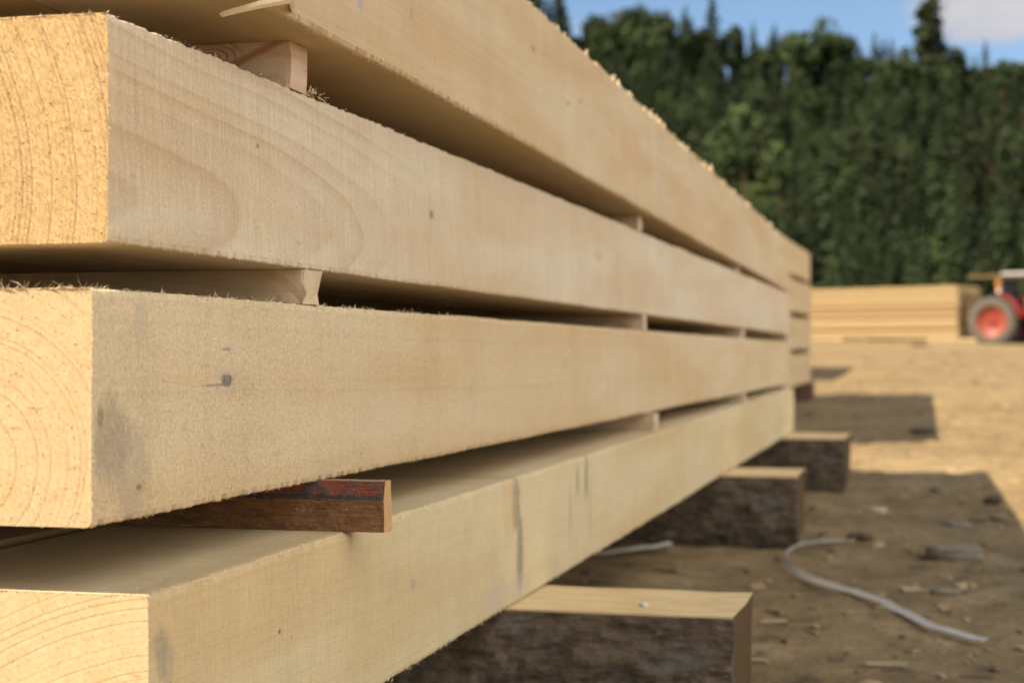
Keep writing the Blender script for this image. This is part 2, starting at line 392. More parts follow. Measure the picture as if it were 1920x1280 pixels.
# --- third timber
s0, z0 = 1.123, CAM_H - .1300
def cm_(px, py, ry, rz, c, k, rag):
    y, z = face_yz(px, py, s0, z0); return (y, z, ry, rz, c, k, rag)
mC = wood('wood_third_timber', (.70, .61, .445), (.645, .515, .33), (.45, .29, .14), (.71, .565, .35), pith=(-.105, .045), tilt=(.002, .001),
          ring=.0050, ringamt=.16, endamt=.45, saw=.06, fuzz=.30, seed=3.0, endrough=.6, marks=[
    cm_(425, 712, .034, .016, (.45, .36, .25), .55, .5), cm_(620, 690, .012, .006, (.45, .34, .22), .5, .45), cm_(345, 800, .008, .006, (.4, .3, .2), .5, .45), cm_(520, 850, .02, .004, (.4, .31, .21), .5, .45), cm_(800, 640, .03, .006, (.43, .32, .2), .5, .4), cm_(1060, 680, .04, .012, (.40, .30, .2), .5, .4),
    cm_(425, 712, .017, .007, (.13, .115, .105), .95, .5), cm_(408, 722, .05, .0015, (.17, .15, .13), .7, .3), cm_(424, 655, .014, .0022, (.25, .23, .19), .8, .35),
    cm_(212, 830, .035, .045, GREY, .60, .55), cm_(250, 900, .035, .05, (.25, .21, .16), .40, .55), cm_(265, 600, .015, .02, (.35, .31, .24), .4, .5),
    cm_(190, 780, .006, .012, (.22, .13, .07), .7, .4), cm_(262, 912, .006, .003, (.18, .14, .1), .8, .3), cm_(940, 735, .12, .05, (.50, .36, .22), .35, .5),
    cm_(1228, 690, .02, .12, (.44, .35, .23), .4, .3), cm_(700, 760, .16, .04, (.53, .41, .26), .35, .5)])
tC = add_timber('C', 'third timber from the top of the near pile, fuzzy edges and a dark knot', FACE, s0, 6.1, z0, .180, .20, 0, .0006, mC, 37, 1.4, .004,
    [('top', 0, .95, 560, .001, .009, .0004), ('top', .95, 3, 240, .001, .007, .0005), ('endtop', 0, 0, 170, .0015, .013, .0004), ('bottom', 0, 1.6, 330, .0006, .0035, .0003),
     ('endbottom', 0, 0, 110, .0006, .003, .00035), ('face', 0, 1.3, 3600, .0015, .006, .00025), ('endcorner', 0, 0, 160, .001, .004, .0003), ('end', 0, 0, 500, .001, .004, .0003)], GR1, .002)

# --- lowest timber
s0, z0 = 1.150, CAM_H - .361
dfac = -.58
def dm_(px, py, ry, rz, c, k, rag):
    Z = 1856.0 / (1755 - px); y = Z * (CY + (px - 960) / F * SY) - s0
    return (y, CAM_H + (664 - py) * Z / F - z0 - .0066 * y, ry, rz, c, k, rag)
mD = wood('wood_lowest_timber', (.71, .635, .44), (.66, .545, .34), (.47, .33, .17), (.73, .59, .37), pith=(.06, -.22), tilt=(.006, .003),
          ring=.0055, ringamt=.16, endamt=.34, saw=.09, fuzz=.08, seed=4.0, endrough=.5, sawdir=1, marks=[
    dm_(968, 945, .030, .05, (.22, .18, .12), .85, .45), dm_(975, 1040, .026, .07, GREY, .85, .40), dm_(955, 950, .05, .06, (.50, .35, .17), .5, .5),
    dm_(1098, 890, .015, .055, GREY, .8, .35), dm_(1082, 900, .013, .035, (.2, .18, .15), .7, .4), dm_(1068, 960, .008, .06, (.3, .26, .2), .7, .3), dm_(1105, 960, .01, .07, (.36, .31, .24), .6, .3),
    dm_(1215, 770, .02, .1, (.42, .34, .22), .4, .3), dm_(880, 1000, .03, .025, (.47, .32, .18), .4, .5), dm_(777, 1095, .014, .011, (.33, .27, .2), .7, .45), dm_(745, 1075, .012, .02, (.4, .33, .23), .5, .5),
    dm_(305, 1215, .016, .026, (.22, .19, .15), .60, .55), dm_(316, 1245, .016, .02, (.27, .23, .18), .5, .5), dm_(527, 1182, .004, .003, (.1, .08, .06), .85, .3), dm_(549, 1193, .002, .002, (.1, .08, .06), .85, .3),
    dm_(970, 1100, .1, .02, (.40, .35, .27), .5, .5), dm_(930, 1120, .08, .03, (.42, .37, .29), .45, .5), dm_(1395, 790, .13, .05, (.5, .36, .17), .4, .5)])
tD = add_timber('D', 'lowest timber of the near pile, streaked with dark vertical stains', dfac, s0, 5.87, z0, .178, .262, 0, .0066, mD, 41, 1.4, .004,
    [('top', 0, 1.0, 260, .001, .004, .0003), ('bottom', 0, 1.6, 260, .0015, .006, .0004), ('endtop', 0, 0, 60, .001, .003, .0003), ('topface', 0, .5, 900, .001, .004, .00022),
     ('face', 0, .9, 1100, .001, .003, .0002), ('endcorner', 0, 0, 70, .001, .003, .0003), ('end', 0, 0, 260, .001, .003, .0003)], GR1)
# --- the timbers standing behind these in the same layers
mK = wood('wood_inner_timber', (.61, .50, .32), (.58, .45, .27), (.45, .3, .15), (.68, .52, .3), seed=6.0)
k = 0
for key, H, z, sl in (('A', .212, CAM_H + .310, -.0065), ('B', .1765, CAM_H + .0855, 0), ('C', .180, CAM_H - .130, .0006), ('D', .178, CAM_H - .361, .0066)):
    for c in (1, 2):
        k += 1; vs, fs = timber_mesh(6.0, .205, H, 60 + k)
        o = mesh_obj('squared_timber', vs, fs, mK)
        o.location = (FACE - .010 - .215 * c - (.045 if key == 'D' else 0), {'A': 1.2, 'B': 1.165, 'C': 1.125, 'D': 1.16}[key] + .008 * c, z); o.rotation_euler = (math.atan2(sl, 1), 0, 0)
        if key == 'A': o.location = (-.566 - .205 * c, 1.20, z - sl * .135); o.rotation_euler = (math.atan2(sl, 1), 0, math.atan2(.009, 1))
        tag(o, {'A': 'inner timber behind the topmost timber of the near pile', 'B': 'inner timber behind the second timber of the near pile', 'C': 'inner timber behind the third timber of the near pile',
                'D': 'inner timber behind the lowest timber of the near pile'}[key], 'timber', 'inner timbers hidden in the near pile')

# ------------------------------------------------------------------ stickers between the layers
mS = wood('wood_sticker', (.62, .49, .32), (.60, .43, .27), (.42, .26, .14), (.66, .53, .34), pith=(-.3, -.05), ring=.004, ringamt=.3, seed=8.0)
gK = G('knotty_sticker_wood')
kx, ky, kz = gK.sep(gK.co)[:3]
kw = gK.noise(gK.co, 1, 3, .6, mul=(9, 9, 9))
kn = gK.noise(gK.comb(gK.m_('ADD', gK.m_('MULTIPLY', kx, 9), gK.m_('MULTIPLY', kw, 2)), gK.m_('MULTIPLY', kz, 44), 0), 1.6, 3, .6)
kcol = gK.mix(gK.step(kn, .4, .7), (.56, .42, .30), (.48, .32, .20))
kd = gK.m_('ABSOLUTE', gK.m_('ADD', gK.m_('ADD', kz, gK.m_('MULTIPLY', kx, -.50)), gK.m_('ADD', -.0515, gK.m_('MULTIPLY', gK.m_('SUBTRACT', kw, .5), .02))))
kcol = gK.mix(gK.m_('MULTIPLY', gK.step(gK.m_('MULTIPLY', kd, -1), -.007, -.001), .75), kcol, (.30, .14, .06))
kr = gK.m_('SINE', gK.m_('MULTIPLY', gK.v_('LENGTH', gK.comb(gK.m_('MULTIPLY', gK.m_('ADD', kx, .085), .5), 0, gK.m_('SUBTRACT', kz, .032))), 1500))
kcol = gK.mix(gK.m_('MULTIPLY', gK.step(kr, .5, 1), gK.step(gK.m_('MULTIPLY', kx, -1), .035, .07)), kcol, (.36, .17, .08))
gK.bump(gK.noise(gK.co, 1, 3, .6, mul=(60, 400, 500)), .5, .001)
mKnot = gK.done(kcol, .75, .2)
gR = G('resinous_bark_wood')
_, _, rz_ = gR.sep(gR.co)[:3]
rn = gR.noise(gR.co, 1, 4, .65, mul=(25, 60, 160)); rn2 = gR.noise(gR.co, 1, 3, .6, mul=(45, 45, 60), off=(3, 3, 3)); rn3 = gR.noise(gR.co, 1, 3, .6, mul=(20, 200, 900))
up = gR.step(gR.m_('ADD', rz_, gR.m_('MULTIPLY', gR.m_('SUBTRACT', rn2, .5), .010)), .033, .036)
low = gR.mix(gR.step(rn, .35, .7), (.21, .085, .016), (.10, .038, .010))
low = gR.mix(gR.m_('MULTIPLY', gR.step(rn3, .55, .7), .5), low, (.06, .025, .01))
hi = gR.mix(gR.step(rn2, .46, .58), (.19, .036, .014), (.07, .045, .04))
rc = gR.mix(up, low, hi)
dk = gR.step(gR.m_('MULTIPLY', gR.m_('ABSOLUTE', gR.m_('SUBTRACT', rz_, .0345)), -1), -.0035, -.0015)
rc = gR.mix(gR.m_('MULTIPLY', dk, .85), rc, (.018, .022, .035))
rc = gR.mix(gR.m_('MULTIPLY', gR.step(gR.noise(gR.co, 1, 3, .7, mul=(260, 260, 330)), .62, .70), .55), rc, (.42, .33, .26))
gR.bump(gR.m_('ADD', rn2, gR.m_('MULTIPLY', rn3, .4)), .9, .006)
mResin = gR.done(rc, .22, .7)
gE = flat('bark_slat_end', (.46, .27, .11), .6, .3, .35, 180)

def sticker(label, s, w, z, h, u_end, mat, length=.70, seed=0, endmat=None, rough=.0012):
    r = random.Random(seed); vs = []; fs = []
    nx = 18; per = [(0, 0), (0, h * .33), (0, h * .66), (0, h), (w * .5, h), (w, h), (w, h * .66), (w, h * .33), (w, 0), (w * .5, 0)]
    n = len(per)
    for i in range(nx):
        x = -length * (1 - i / (nx - 1)) ** 1.8
        for (a, b) in per:
            e = r.gauss(0, rough)
            vs.append((x + (r.gauss(0, rough) if i == nx - 1 else 0), a + e * .5, b + (e * .3 if 0 < b < h else 0)))
    for i in range(nx - 1):
        for k in range(n):
            k2 = (k + 1) % n; fs.append((i * n + k, (i + 1) * n + k, (i + 1) * n + k2, i * n + k2))
    fs.append(tuple(range(n - 1, -1, -1))); fs.append(tuple(range((nx - 1) * n, nx * n)))
    o = mesh_obj('sticker', vs, [tuple(reversed(f)) for f in fs], [mat] + ([endmat] if endmat else []))
    if endmat: o.data.polygons[len(fs) - 1].material_index = 1
    o.location = (u_end, s, z)
    tag(o, label, 'sticker', 'stickers between the layers of the near pile')
    return o
# wood grain on plain stickers runs along local x, so they use their own mapping
def along_x(name, light, mid, seed, amp=.5):
    g = G(name)
    gr = g.noise(g.co, 1, 4, .6, mul=(12, 160, 260), off=(seed, seed, seed))
    big = g.noise(g.co, 1, 3, .55, mul=(14, 30, 40), off=(seed, 0, 0))
    fz = g.noise(g.co, 1, 3, .7, mul=(500, 500, 500))
    light = [c * .8 for c in light]; mid = [c * .8 for c in mid]
    col = g.mix(g.step(big, .3, .7), light, mid)
    col = g.mix(g.m_('MULTIPLY', g.step(gr, .5, .75), amp), col, [c * .72 for c in mid])
    v = g.m_('ADD', .88, g.m_('MULTIPLY', fz, .24)); col = g.mix(1, col, g.comb(v, v, v), 'MULTIPLY')
    g.bump(g.m_('ADD', gr, g.m_('MULTIPLY', fz, .8)), .5, .0012)
    return g.done(col, .78, .2)
mS1 = along_x('sticker_wood', (.66, .52, .35), (.60, .44, .28), 1)
mS2 = along_x('sticker_wood_pale', (.70, .58, .42), (.63, .49, .33), 5)
zB = CAM_H + .0855 + .1765; zC = CAM_H + .050; zDt = lambda s: CAM_H - .183 + .0066 * (s - 1.172)
gapA = lambda s: max(.006, (CAM_H + .310 - .0065 * (s - 1.335)) - zB)
sA = sticker('pinkish knotty sticker under the topmost timber, nearest the camera', 1.517, .047, zB, gapA(1.53) - .0006, FACE - .002, mKnot, seed=1, rough=.0008)
sticker('narrow sticker under the topmost timber, halfway along the pile', 3.46, .045, zB, gapA(3.5) - .001, FACE, mS1, seed=2)
sticker('narrow sticker under the topmost timber, third one along the pile', 5.30, .05, zB, gapA(5.3) - .001, FACE - .004, mS1, seed=3)
sticker('thin sticker under the topmost timber at the far end of the pile', 7.10, .09, zB, gapA(7.1) - .001, FACE, mS1, seed=4)
hB = .0855 - .050
sBn = sticker('rough ended sticker between the second and third timbers, nearest the camera', 1.555, .042, zC + .0006, hB - .001, FACE - .001, mS1, seed=5, rough=.0016)
sticker('sticker between the second and third timbers, halfway along the pile', 3.52, .05, zC + .001, hB - .002, FACE, mS1, seed=6)
sticker('sticker between the second and third timbers, third one along the pile', 5.40, .07, zC + .002, hB - .005, FACE, mS1, seed=7)
sticker('sticker between the second and third timbers at the far end', 7.06, .10, zC + .003, hB - .006, FACE, mS1, seed=8)
sR = sticker('red-brown resinous bark-edged sticker poking out above the lowest timber', 1.585, .022, zDt(1.59) + .0004, .0515, -.540, mResin, seed=9, endmat=gE, rough=.0007)
stuff(fibres([('face', 0, .02, 60, .001, .004, .0003), ('top', 0, .02, 50, .001, .004, .0003)], .022, .0515, 3).build('torn_fibres', FIB, sR))
for s, h, w, lb, sd in ((3.60, .038, .045, 'sticker above the lowest timber, halfway along the pile', 10), (5.35, .033, .06, 'sticker above the lowest timber, third one along the pile', 11), (6.86, .026, .10, 'sticker above the lowest timber at the far end', 12)):
    sticker(lb, s, w, zDt(s) + .0006, (CAM_H - .130 + .0006 * (s - 1.12)) - zDt(s) - .0015, FACE + .012, mS1, seed=sd)
# torn chip and fluff at the foot of the near upper sticker
rr = random.Random(2); ch = MB()
for _ in range(38):
    p = Vector((rr.uniform(-.004, .006), .047 + .034 * rr.random() ** 1.4, rr.uniform(.001, .006))); d = Vector((rr.gauss(.2, .4), rr.gauss(.9, .5), rr.gauss(.2, .5))).normalized()
    sd = d.cross(Vector((rr.gauss(0, 1), rr.gauss(0, 1), rr.gauss(0, 1)))).normalized() * .0006; L = rr.uniform(.003, .010)
    ch.add([p - sd, p + sd, p + d * L + sd * .6, p + d * L - sd * .6], [(0, 1, 2, 3)])
stuff(ch.build('torn_fibres', FIB, sA))

# ------------------------------------------------------------------ sleepers
gB = G('rough_bark')
b1 = gB.vor(gB.co, 1, mul=(14, 30, 34)); b2 = gB.noise(gB.co, 1, 5, .7, mul=(20, 30, 46)); b3 = gB.noise(gB.co, 1, 4, .6, mul=(7, 7, 10), off=(4, 1, 2))
bc = gB.mix(gB.step(b2, .35, .62), (.062, .046, .032), (.125, .092, .062))
bc = gB.mix(gB.step(b3, .55, .68), bc, (.115, .102, .088))
bc = gB.mix(gB.m_('MULTIPLY', gB.step(gB.noise(gB.co, 1, 3, .6, mul=(13, 13, 22), off=(8, 8, 8)), .60, .70), .8), bc, (.23, .16, .12))
bc = gB.mix(gB.m_('MULTIPLY', gB.step(b1, .35, .05), .5), bc, (.035, .03, .026))
gB.bump(gB.m_('ADD', b2, b1), .9, .012)
mBark = gB.done(bc, .9, .15)
mSl = along_x('sleeper_wood', (.84, .64, .35), (.76, .52, .24), 3, .5)
mSlE = flat('sleeper_cut_end', (.085, .048, .018), .9, .2, .45, 40)
def sleeper(label, s, w, top, u_end, length, bot, seed, bulge=.02):
    r = random.Random(seed)
    # sawn body
    vs = []; fs = []; nx = 24; h = top - bot
    per = [(.014, 0), (.014, h * .5), (.014, h), (w * .5, h), (w - .014, h), (w, h * .7), (w, h * .3), (w - .03, 0)]
    n = len(per)
    for i in range(nx):
        x = -length * (1 - i / (nx - 1))
        for j, (a, b) in enumerate(per):
            e = .003 * mn.noise(Vector((x * 14 + seed, a * 9, b * 9)))
            vs.append((x + (-.012 * (1 - b / h) + r.gauss(0, .002) if i == nx - 1 else 0), a + e, b + e * .6))
    for i in range(nx - 1):
        for k in range(n):
            k2 = (k + 1) % n; fs.append((i * n + k, i * n + k2, (i + 1) * n + k2, (i + 1) * n + k))
    fs.append(tuple(range(n - 1, -1, -1))); fs.append(tuple(range((nx - 1) * n, nx * n)))
    o = mesh_obj('sleeper', vs, fs, [mSl, mSlE])
    o.data.polygons[len(fs) - 1].material_index = 1
    o.location = (u_end, s, bot)
    # bark on the near side
    vs = []; fs = []; nz = 26; nx = 120
    for i in range(nx):
        x = -length * (1 - i / (nx - 1))
        for j in range(nz):
            t = j / (nz - 1); z = h * (t * .985)
            bul = bulge * math.sin(math.pi * min(1, max(0, t)) ** .8)
            d = .007 * mn.noise(Vector((x * 16, seed, z * 22))) + .005 * mn.noise(Vector((x * 45, seed + 3, z * 60)))
            e = .001 + .006 * mn.noise(Vector((seed, z * 20, 1))) if i == nx - 1 else 0
            vs.append((x + e, -bul + d * (1 if t < .97 else .2), z))
    for j in range(nz):  # return edge to the body on the cut end
        vs.append((vs[(nx - 1) * nz + j][0], .016, h * .985 * j / (nz - 1)))
    for i in range(nx):
        for j in range(nz - 1):
            a = i * nz + j; fs.append((a, a + nz, a + nz + 1, a + 1))
    k0 = len(vs)
    for i in range(nx): vs.append((vs[i * nz][0], .016, h * .985))
    for i in range(nx - 1): fs.append((i * nz + nz - 1, (i + 1) * nz + nz - 1, k0 + i + 1, k0 + i))
    mesh_obj('bark', vs, fs, mBark, o)
    tag(o, label, 'sleeper', 'sleepers carrying the near pile')
    return o
def dbot(s): return CAM_H - .361 + .0066 * (s - 1.172)
sl1 = sleeper('bark-faced sleeper nearest the camera, its sawn top bright', 2.23, .262, dbot(2.23) - .001, -.265, 1.35, -.012, 3)
dr = MB(); dr.lathe([(.0001, .0), (.006, .0), (.0065, .003), (.004, .006), (.0001, .007)], 'z', 14, (-.135, .075, dbot(2.23) + .011)); dr.build('resin_drop', flat('resin_white', (.50, .49, .46), .25, .5, .05), sl1, True)
sleeper('dark bark-faced sleeper in the middle, beside the looped white strap', 4.63, .36, dbot(4.63) - .001, -.375, 1.25, -.012, 5)
sleeper('dark sleeper under the far end of the near pile', 6.50, .52, dbot(6.5) - .001, -.343, 1.3, -.012, 7, .01)

# ------------------------------------------------------------------ farther piles in line
mP2 = wood('wood_far_timber', (.66, .55, .37), (.61, .47, .29), (.44, .29, .14), (.66, .49, .27), seed=9.0)
mSleep2 = flat('old_sleeper', (.13, .075, .045), .9, .2, .4, 30)
def far_pile(s0, u, L, H, gap, base, layers, names, cols, group, slabel):
    g0 = rise(s0 + 1) - .02; protoT = timber_mesh(L, .24, H, 71)
    first = None; fs_ = None
    for l in range(layers):
        z = g0 + base + l * (H + gap)
        for c in range(cols):
            if first is None:
                first = o = mesh_obj('squared_timber', *protoT, mP2)
            else:
                o = first.copy(); C.objects.link(o)
            o.location = (u - .25 * c + .006 * ((l * 7 + c * 3) % 3 - 1), s0 + .02 * ((l * 5 + c) % 3), z); o.rotation_euler = (.010, 0, 0)
            tag(o, (names[l] if c == 0 else 'inner timber behind the front row of the ' + ('second' if u > -1.5 else 'third') + ' pile'), 'timber', group if c == 0 else group + ', inner rows')
        for q in range(4) if l < layers - 1 else ():
            mb = MB(); mb.box((-.8, 0, 0), (0, .08, gap - .002))
            if fs_ is None: fs_ = k_ = mb.build('sticker', mS1)
            else: k_ = fs_.copy(); C.objects.link(k_)
            k_.location = (u - .004, s0 + .05 + q * (L - .2) / 3, z + H + .001 + .010 * (.05 + q * (L - .2) / 3)); k_.rotation_euler = (.010, 0, 0)
            tag(k_, slabel, 'sticker', 'stickers in the ' + group)
    for q in range(3):
        mb = MB(); mb.box((-.9, 0, -.25), (.06, .22, base + .004 + .01 * (.3 + q * (L - .9) / 2)), .01)
        k_ = mb.build('sleeper', mSleep2); k_.location = (u, s0 + .3 + q * (L - .9) / 2, g0)
        tag(k_, 'old dark sleeper under the ' + ('second' if u > -1.5 else 'third') + ' pile, ' + ('near end', 'middle', 'far end')[q], 'sleeper', 'sleepers under the ' + group)
far_pile(8.95, -1.075, 5.85, .25, .043, .21, 4, ['lowest timber of the second pile, just past the near pile', 'second lowest timber of the second pile past the near pile',
         'third timber up in the second pile past the near pile', 'topmost timber of the second pile past the near pile'], 3, 'timbers of the second pile', 'small sticker between layers of the second pile')
far_pile(18.4, -2.16, 6.1, .25, .033, .16, 4, ['lowest timber of the third pile behind the second pile', 'second lowest timber of the third pile behind the second pile',
         'third timber up in the third pile behind the second pile', 'topmost timber of the third pile behind the second pile'], 2, 'timbers of the third pile', 'small sticker between layers of the third pile')

# ------------------------------------------------------------------ ground
def spaced(a, fine0, fine1, b, st, grow=1.16, mx=8):
    xs = []; x = fine0
    while x < fine1: xs.append(x); x += st
    d = st; x = fine1
    while x < b: xs.append(x); d = min(d * grow, mx); x += d
    xs.append(b); d = st; x = fine0
    while x > a: d = min(d * grow, mx); x -= d; xs.append(max(a, x))
    return sorted(set(round(v, 4) for v in xs))
gx = spaced(-170, -1.3, 1.5, 170, .035, 1.14, 9); gy = spaced(-60, 1.6, 9.5, 232, .035, 1.05, 6)
def gz(x, y):
    p = Vector((x, y, 0))
    k = max(0, 1 - max(0, y - 9) / 40)
    h = .016 * mn.noise(p * 1.1) + .014 * mn.noise(p * 3.1 + Vector((4, 2, 0))) + .011 * mn.noise(p * 8 + Vector((1, 9, 0))) + .009 * abs(mn.noise(p * 19))
    h += .03 * mn.noise(p * .25) * (1 - k) + .12 * mn.noise(p * .06 + Vector((3, 3, 0))) * (1 - k)
    return rise(y) + h - .008
vs = [(x, y, gz(x, y)) for y in gy for x in gx]; n = len(gx)
fs = [(j * n + i, j * n + i + 1, (j + 1) * n + i + 1, (j + 1) * n + i) for j in range(len(gy) - 1) for i in range(n - 1)]
g = G('yard_dirt')
a1 = g.noise(g.co, 1, 6, .65, mul=(1.7, 1.7, 1)); a2 = g.noise(g.co, 1, 5, .6, mul=(11, 11, 11)); a3 = g.noise(g.co, 1, 4, .6, mul=(60, 60, 60)); a4 = g.noise(g.co, 1, 4, .6, mul=(.45, .45, 1), off=(7, 3, 1))
c = g.mix(g.step(a1, .36, .66), (.225, .160, .078), (.165, .116, .058))
c = g.mix(g.m_('MULTIPLY', g.step(a4, .45, .7), .55), c, (.29, .21, .105))
a5 = g.noise(g.co, 1, 5, .7, mul=(4.2, 4.2, 4), off=(2, 9, 1))
c = g.mix(g.m_('MULTIPLY', g.step(a5, .52, .68), .55), c, (.105, .073, .040))
c = g.mix(g.m_('MULTIPLY', g.step(a5, .46, .34), .55), c, (.31, .235, .13))
c = g.mix(g.m_('MULTIPLY', g.step(a2, .52, .70), .75), c, (.075, .054, .034))
c = g.mix(g.m_('MULTIPLY', g.step(a2, .42, .28), .5), c, (.30, .235, .145))
v = g.m_('ADD', .75, g.m_('MULTIPLY', a3, .5)); c = g.mix(1, c, g.comb(v, v, v), 'MULTIPLY')
yy = g.sep(g.co)[1]; wob = g.noise(g.co, 1, 3, .6, mul=(.12, .12, 1))
c = g.mix(g.step(g.m_('ADD', yy, g.m_('MULTIPLY', wob, 24)), 66, 74), c, g.mix(a2, (.055, .085, .020), (.11, .135, .035)))
g.bump(g.m_('ADD', a2, g.m_('MULTIPLY', a3, .5)), .7, .02)
ground = struct(mesh_obj('ground', vs, fs, g.done(c, .95, .1), smooth=True))

# chips, twigs and crumbs lying about
r = random.Random(12); mb = MB()
for i in range(1300):
    if i < 700: x, y = r.uniform(-1.2, 1.0), 2.2 + 8 * r.random() ** 1.3
    else: x, y = r.uniform(-2, 3.2), 7 + 28 * r.random()
    sz = (.003 + .011 * r.random() ** 4) * (1 if y < 9 else 1.3); L = r.uniform(1, 4)
    M = Matrix.Translation((x, y, gz(x, y) + sz * .3)) @ Matrix.Rotation(r.random() * 6.3, 4, 'Z') @ Matrix.Rotation(r.gauss(0, .25), 4, 'X')
    vv = [M @ Vector((a * sz * L * r.uniform(.7, 1.1), b * sz * r.uniform(.6, 1.1), cc * sz * .4)) for a in (-1, 1) for b in (-1, 1) for cc in (-1, 1)]
    mb.add(vv, [(0, 1, 3, 2), (4, 6, 7, 5), (0, 4, 5, 1), (2, 3, 7, 6), (0, 2, 6, 4), (1, 5, 7, 3)])
def clod(x, y, sz):
    n0 = 8; vs_ = []; M = Matrix.Translation((x, y, gz(x, y) + sz * .12)) @ Matrix.Rotation(r.random() * 6.3, 4, 'Z') @ Matrix.Diagonal((r.uniform(.8, 1.9), 1, r.uniform(.35, .7), 1))
    for rr_, zz_ in ((.75, -.3), (1, .15), (.62, .75)):
        for q in range(n0):
            k_ = rr_ * r.uniform(.75, 1.2); vs_.append(M @ Vector((math.cos(q * 6.283 / n0) * k_ * sz * .5, math.sin(q * 6.283 / n0) * k_ * sz * .5, zz_ * sz * .5 * r.uniform(.8, 1.2))))
    f_ = [(a * n0 + q, a * n0 + (q + 1) % n0, (a + 1) * n0 + (q + 1) % n0, (a + 1) * n0 + q) for a in (0, 1) for q in range(n0)] + [tuple(range(2 * n0, 3 * n0))]
    mb.add(vs_, f_)
for i in range(420):
    y = 2.4 + 32 * r.random() ** 1.7; x = r.uniform(-.5, 1.2) if y < 8 else r.uniform(-1.6, 3.2)
    clod(x, y, (.012 + .035 * r.random() ** 3) * (1 if y < 8 else 1 + (y - 8) * .07))
g = G('chip_mix'); rn = g.n('ShaderNodeNewGeometry').outputs['Random Per Island']
stuff(mb.build('wood_chips', g.done(g.ramp(rn, [(0, (.10, .07, .045)), (.35, (.22, .15, .085)), (.6, (.30, .22, .13)), (.85, (.36, .26, .14)), (1, (.30, .25, .18))]), .9, .1)),
      'bark crumbs and wood chips scattered over the dirt', 'wood chips')

def rock(name, label, cat, px, py, w, d, h, mat, seed, flatness=.5, rz=0.0):
    p = on_ground(px, py); r_ = random.Random(seed); vs = []; fs = []; nu, nv = 18, 10
    for j in range(nv + 1):
        ph = -math.pi / 2 + math.pi * j / nv
        for i in range(nu):
            th = 2 * math.pi * i / nu; q = Vector((math.cos(th) * math.cos(ph), math.sin(th) * math.cos(ph), math.sin(ph)))
            e = .62
            q = Vector((math.copysign(abs(q.x) ** e, q.x), math.copysign(abs(q.y) ** e, q.y), math.copysign(abs(q.z) ** flatness, q.z)))
            k_ = 1 + .22 * mn.noise(q * 1.3 + Vector((seed, 0, 0))) + .08 * mn.noise(q * 4 + Vector((seed, 5, 0)))
            vs.append((q.x * w / 2 * k_, q.y * d / 2 * k_, h * .45 + q.z * h / 2 * (1 + .2 * mn.noise(q * 2 + Vector((0, seed, 0))))))
    for j in range(nv):
        for i in range(nu):
            i2 = (i + 1) % nu; fs.append((j * nu + i, j * nu + i2, (j + 1) * nu + i2, (j + 1) * nu + i))
    o = mesh_obj(name, vs, fs, mat); o.location = (p.x, p.y, gz(p.x, p.y) - h * .08); o.rotation_euler = (0, 0, rz)
    return tag(o, label, cat)
mStone = flat('grey_stone', (.185, .155, .11), .85, .2, .35, 30); mDark = flat('dark_clod', (.07, .048, .032), .95, .1, .4, 40)
mChip = flat('pale_chip', (.40, .30, .19), .85, .2, .3, 40); mBrk = flat('bark_piece', (.11, .06, .035), .9, .1, .4, 40); mBlue = flat('blue_scrap', (.12, .13, .16), .5, .4, .2, 40)
rock('stone', 'flat grey stone slab lying right of the looped strap', 'stone', 1787, 1040, .150, .13, .034, mStone, 3, .35, .15)
rock('stone', 'small pale flat stone behind the larger grey slab', 'stone', 1790, 984, .075, .09, .020, mStone, 8, .5, .6)
rock('dirt_clod', 'dark clod of earth in shade near the right edge', 'clod', 1860, 942, .062, .06, .026, mDark, 5, .6, .2)
rock('wood_chip', 'pale curled chip on the dirt beside the far sleeper', 'wood chip', 1640, 952, .070, .07, .022, mChip, 6, .6, .9)
rock('bark_piece', 'brown bark piece on the dirt beyond the looped strap', 'bark', 1612, 1008, .075, .06, .020, mBrk, 9, .6, -.5)
rock('dirt_clod', 'dark clod at the edge of the second pile shadow', 'clod', 1728, 826, .15, .15, .035, mDark, 14, .6, .1)
rock('wood_chip', 'weathered chip half buried below the looped strap', 'wood chip', 1770, 1110, .065, .04, .014, mStone, 15, .6, .4)
rock('dirt_clod', 'brown lump alone on the sunlit dirt beyond the shadows', 'clod', 1722, 707, .40, .3, .08, mBrk, 17, .6, .4)

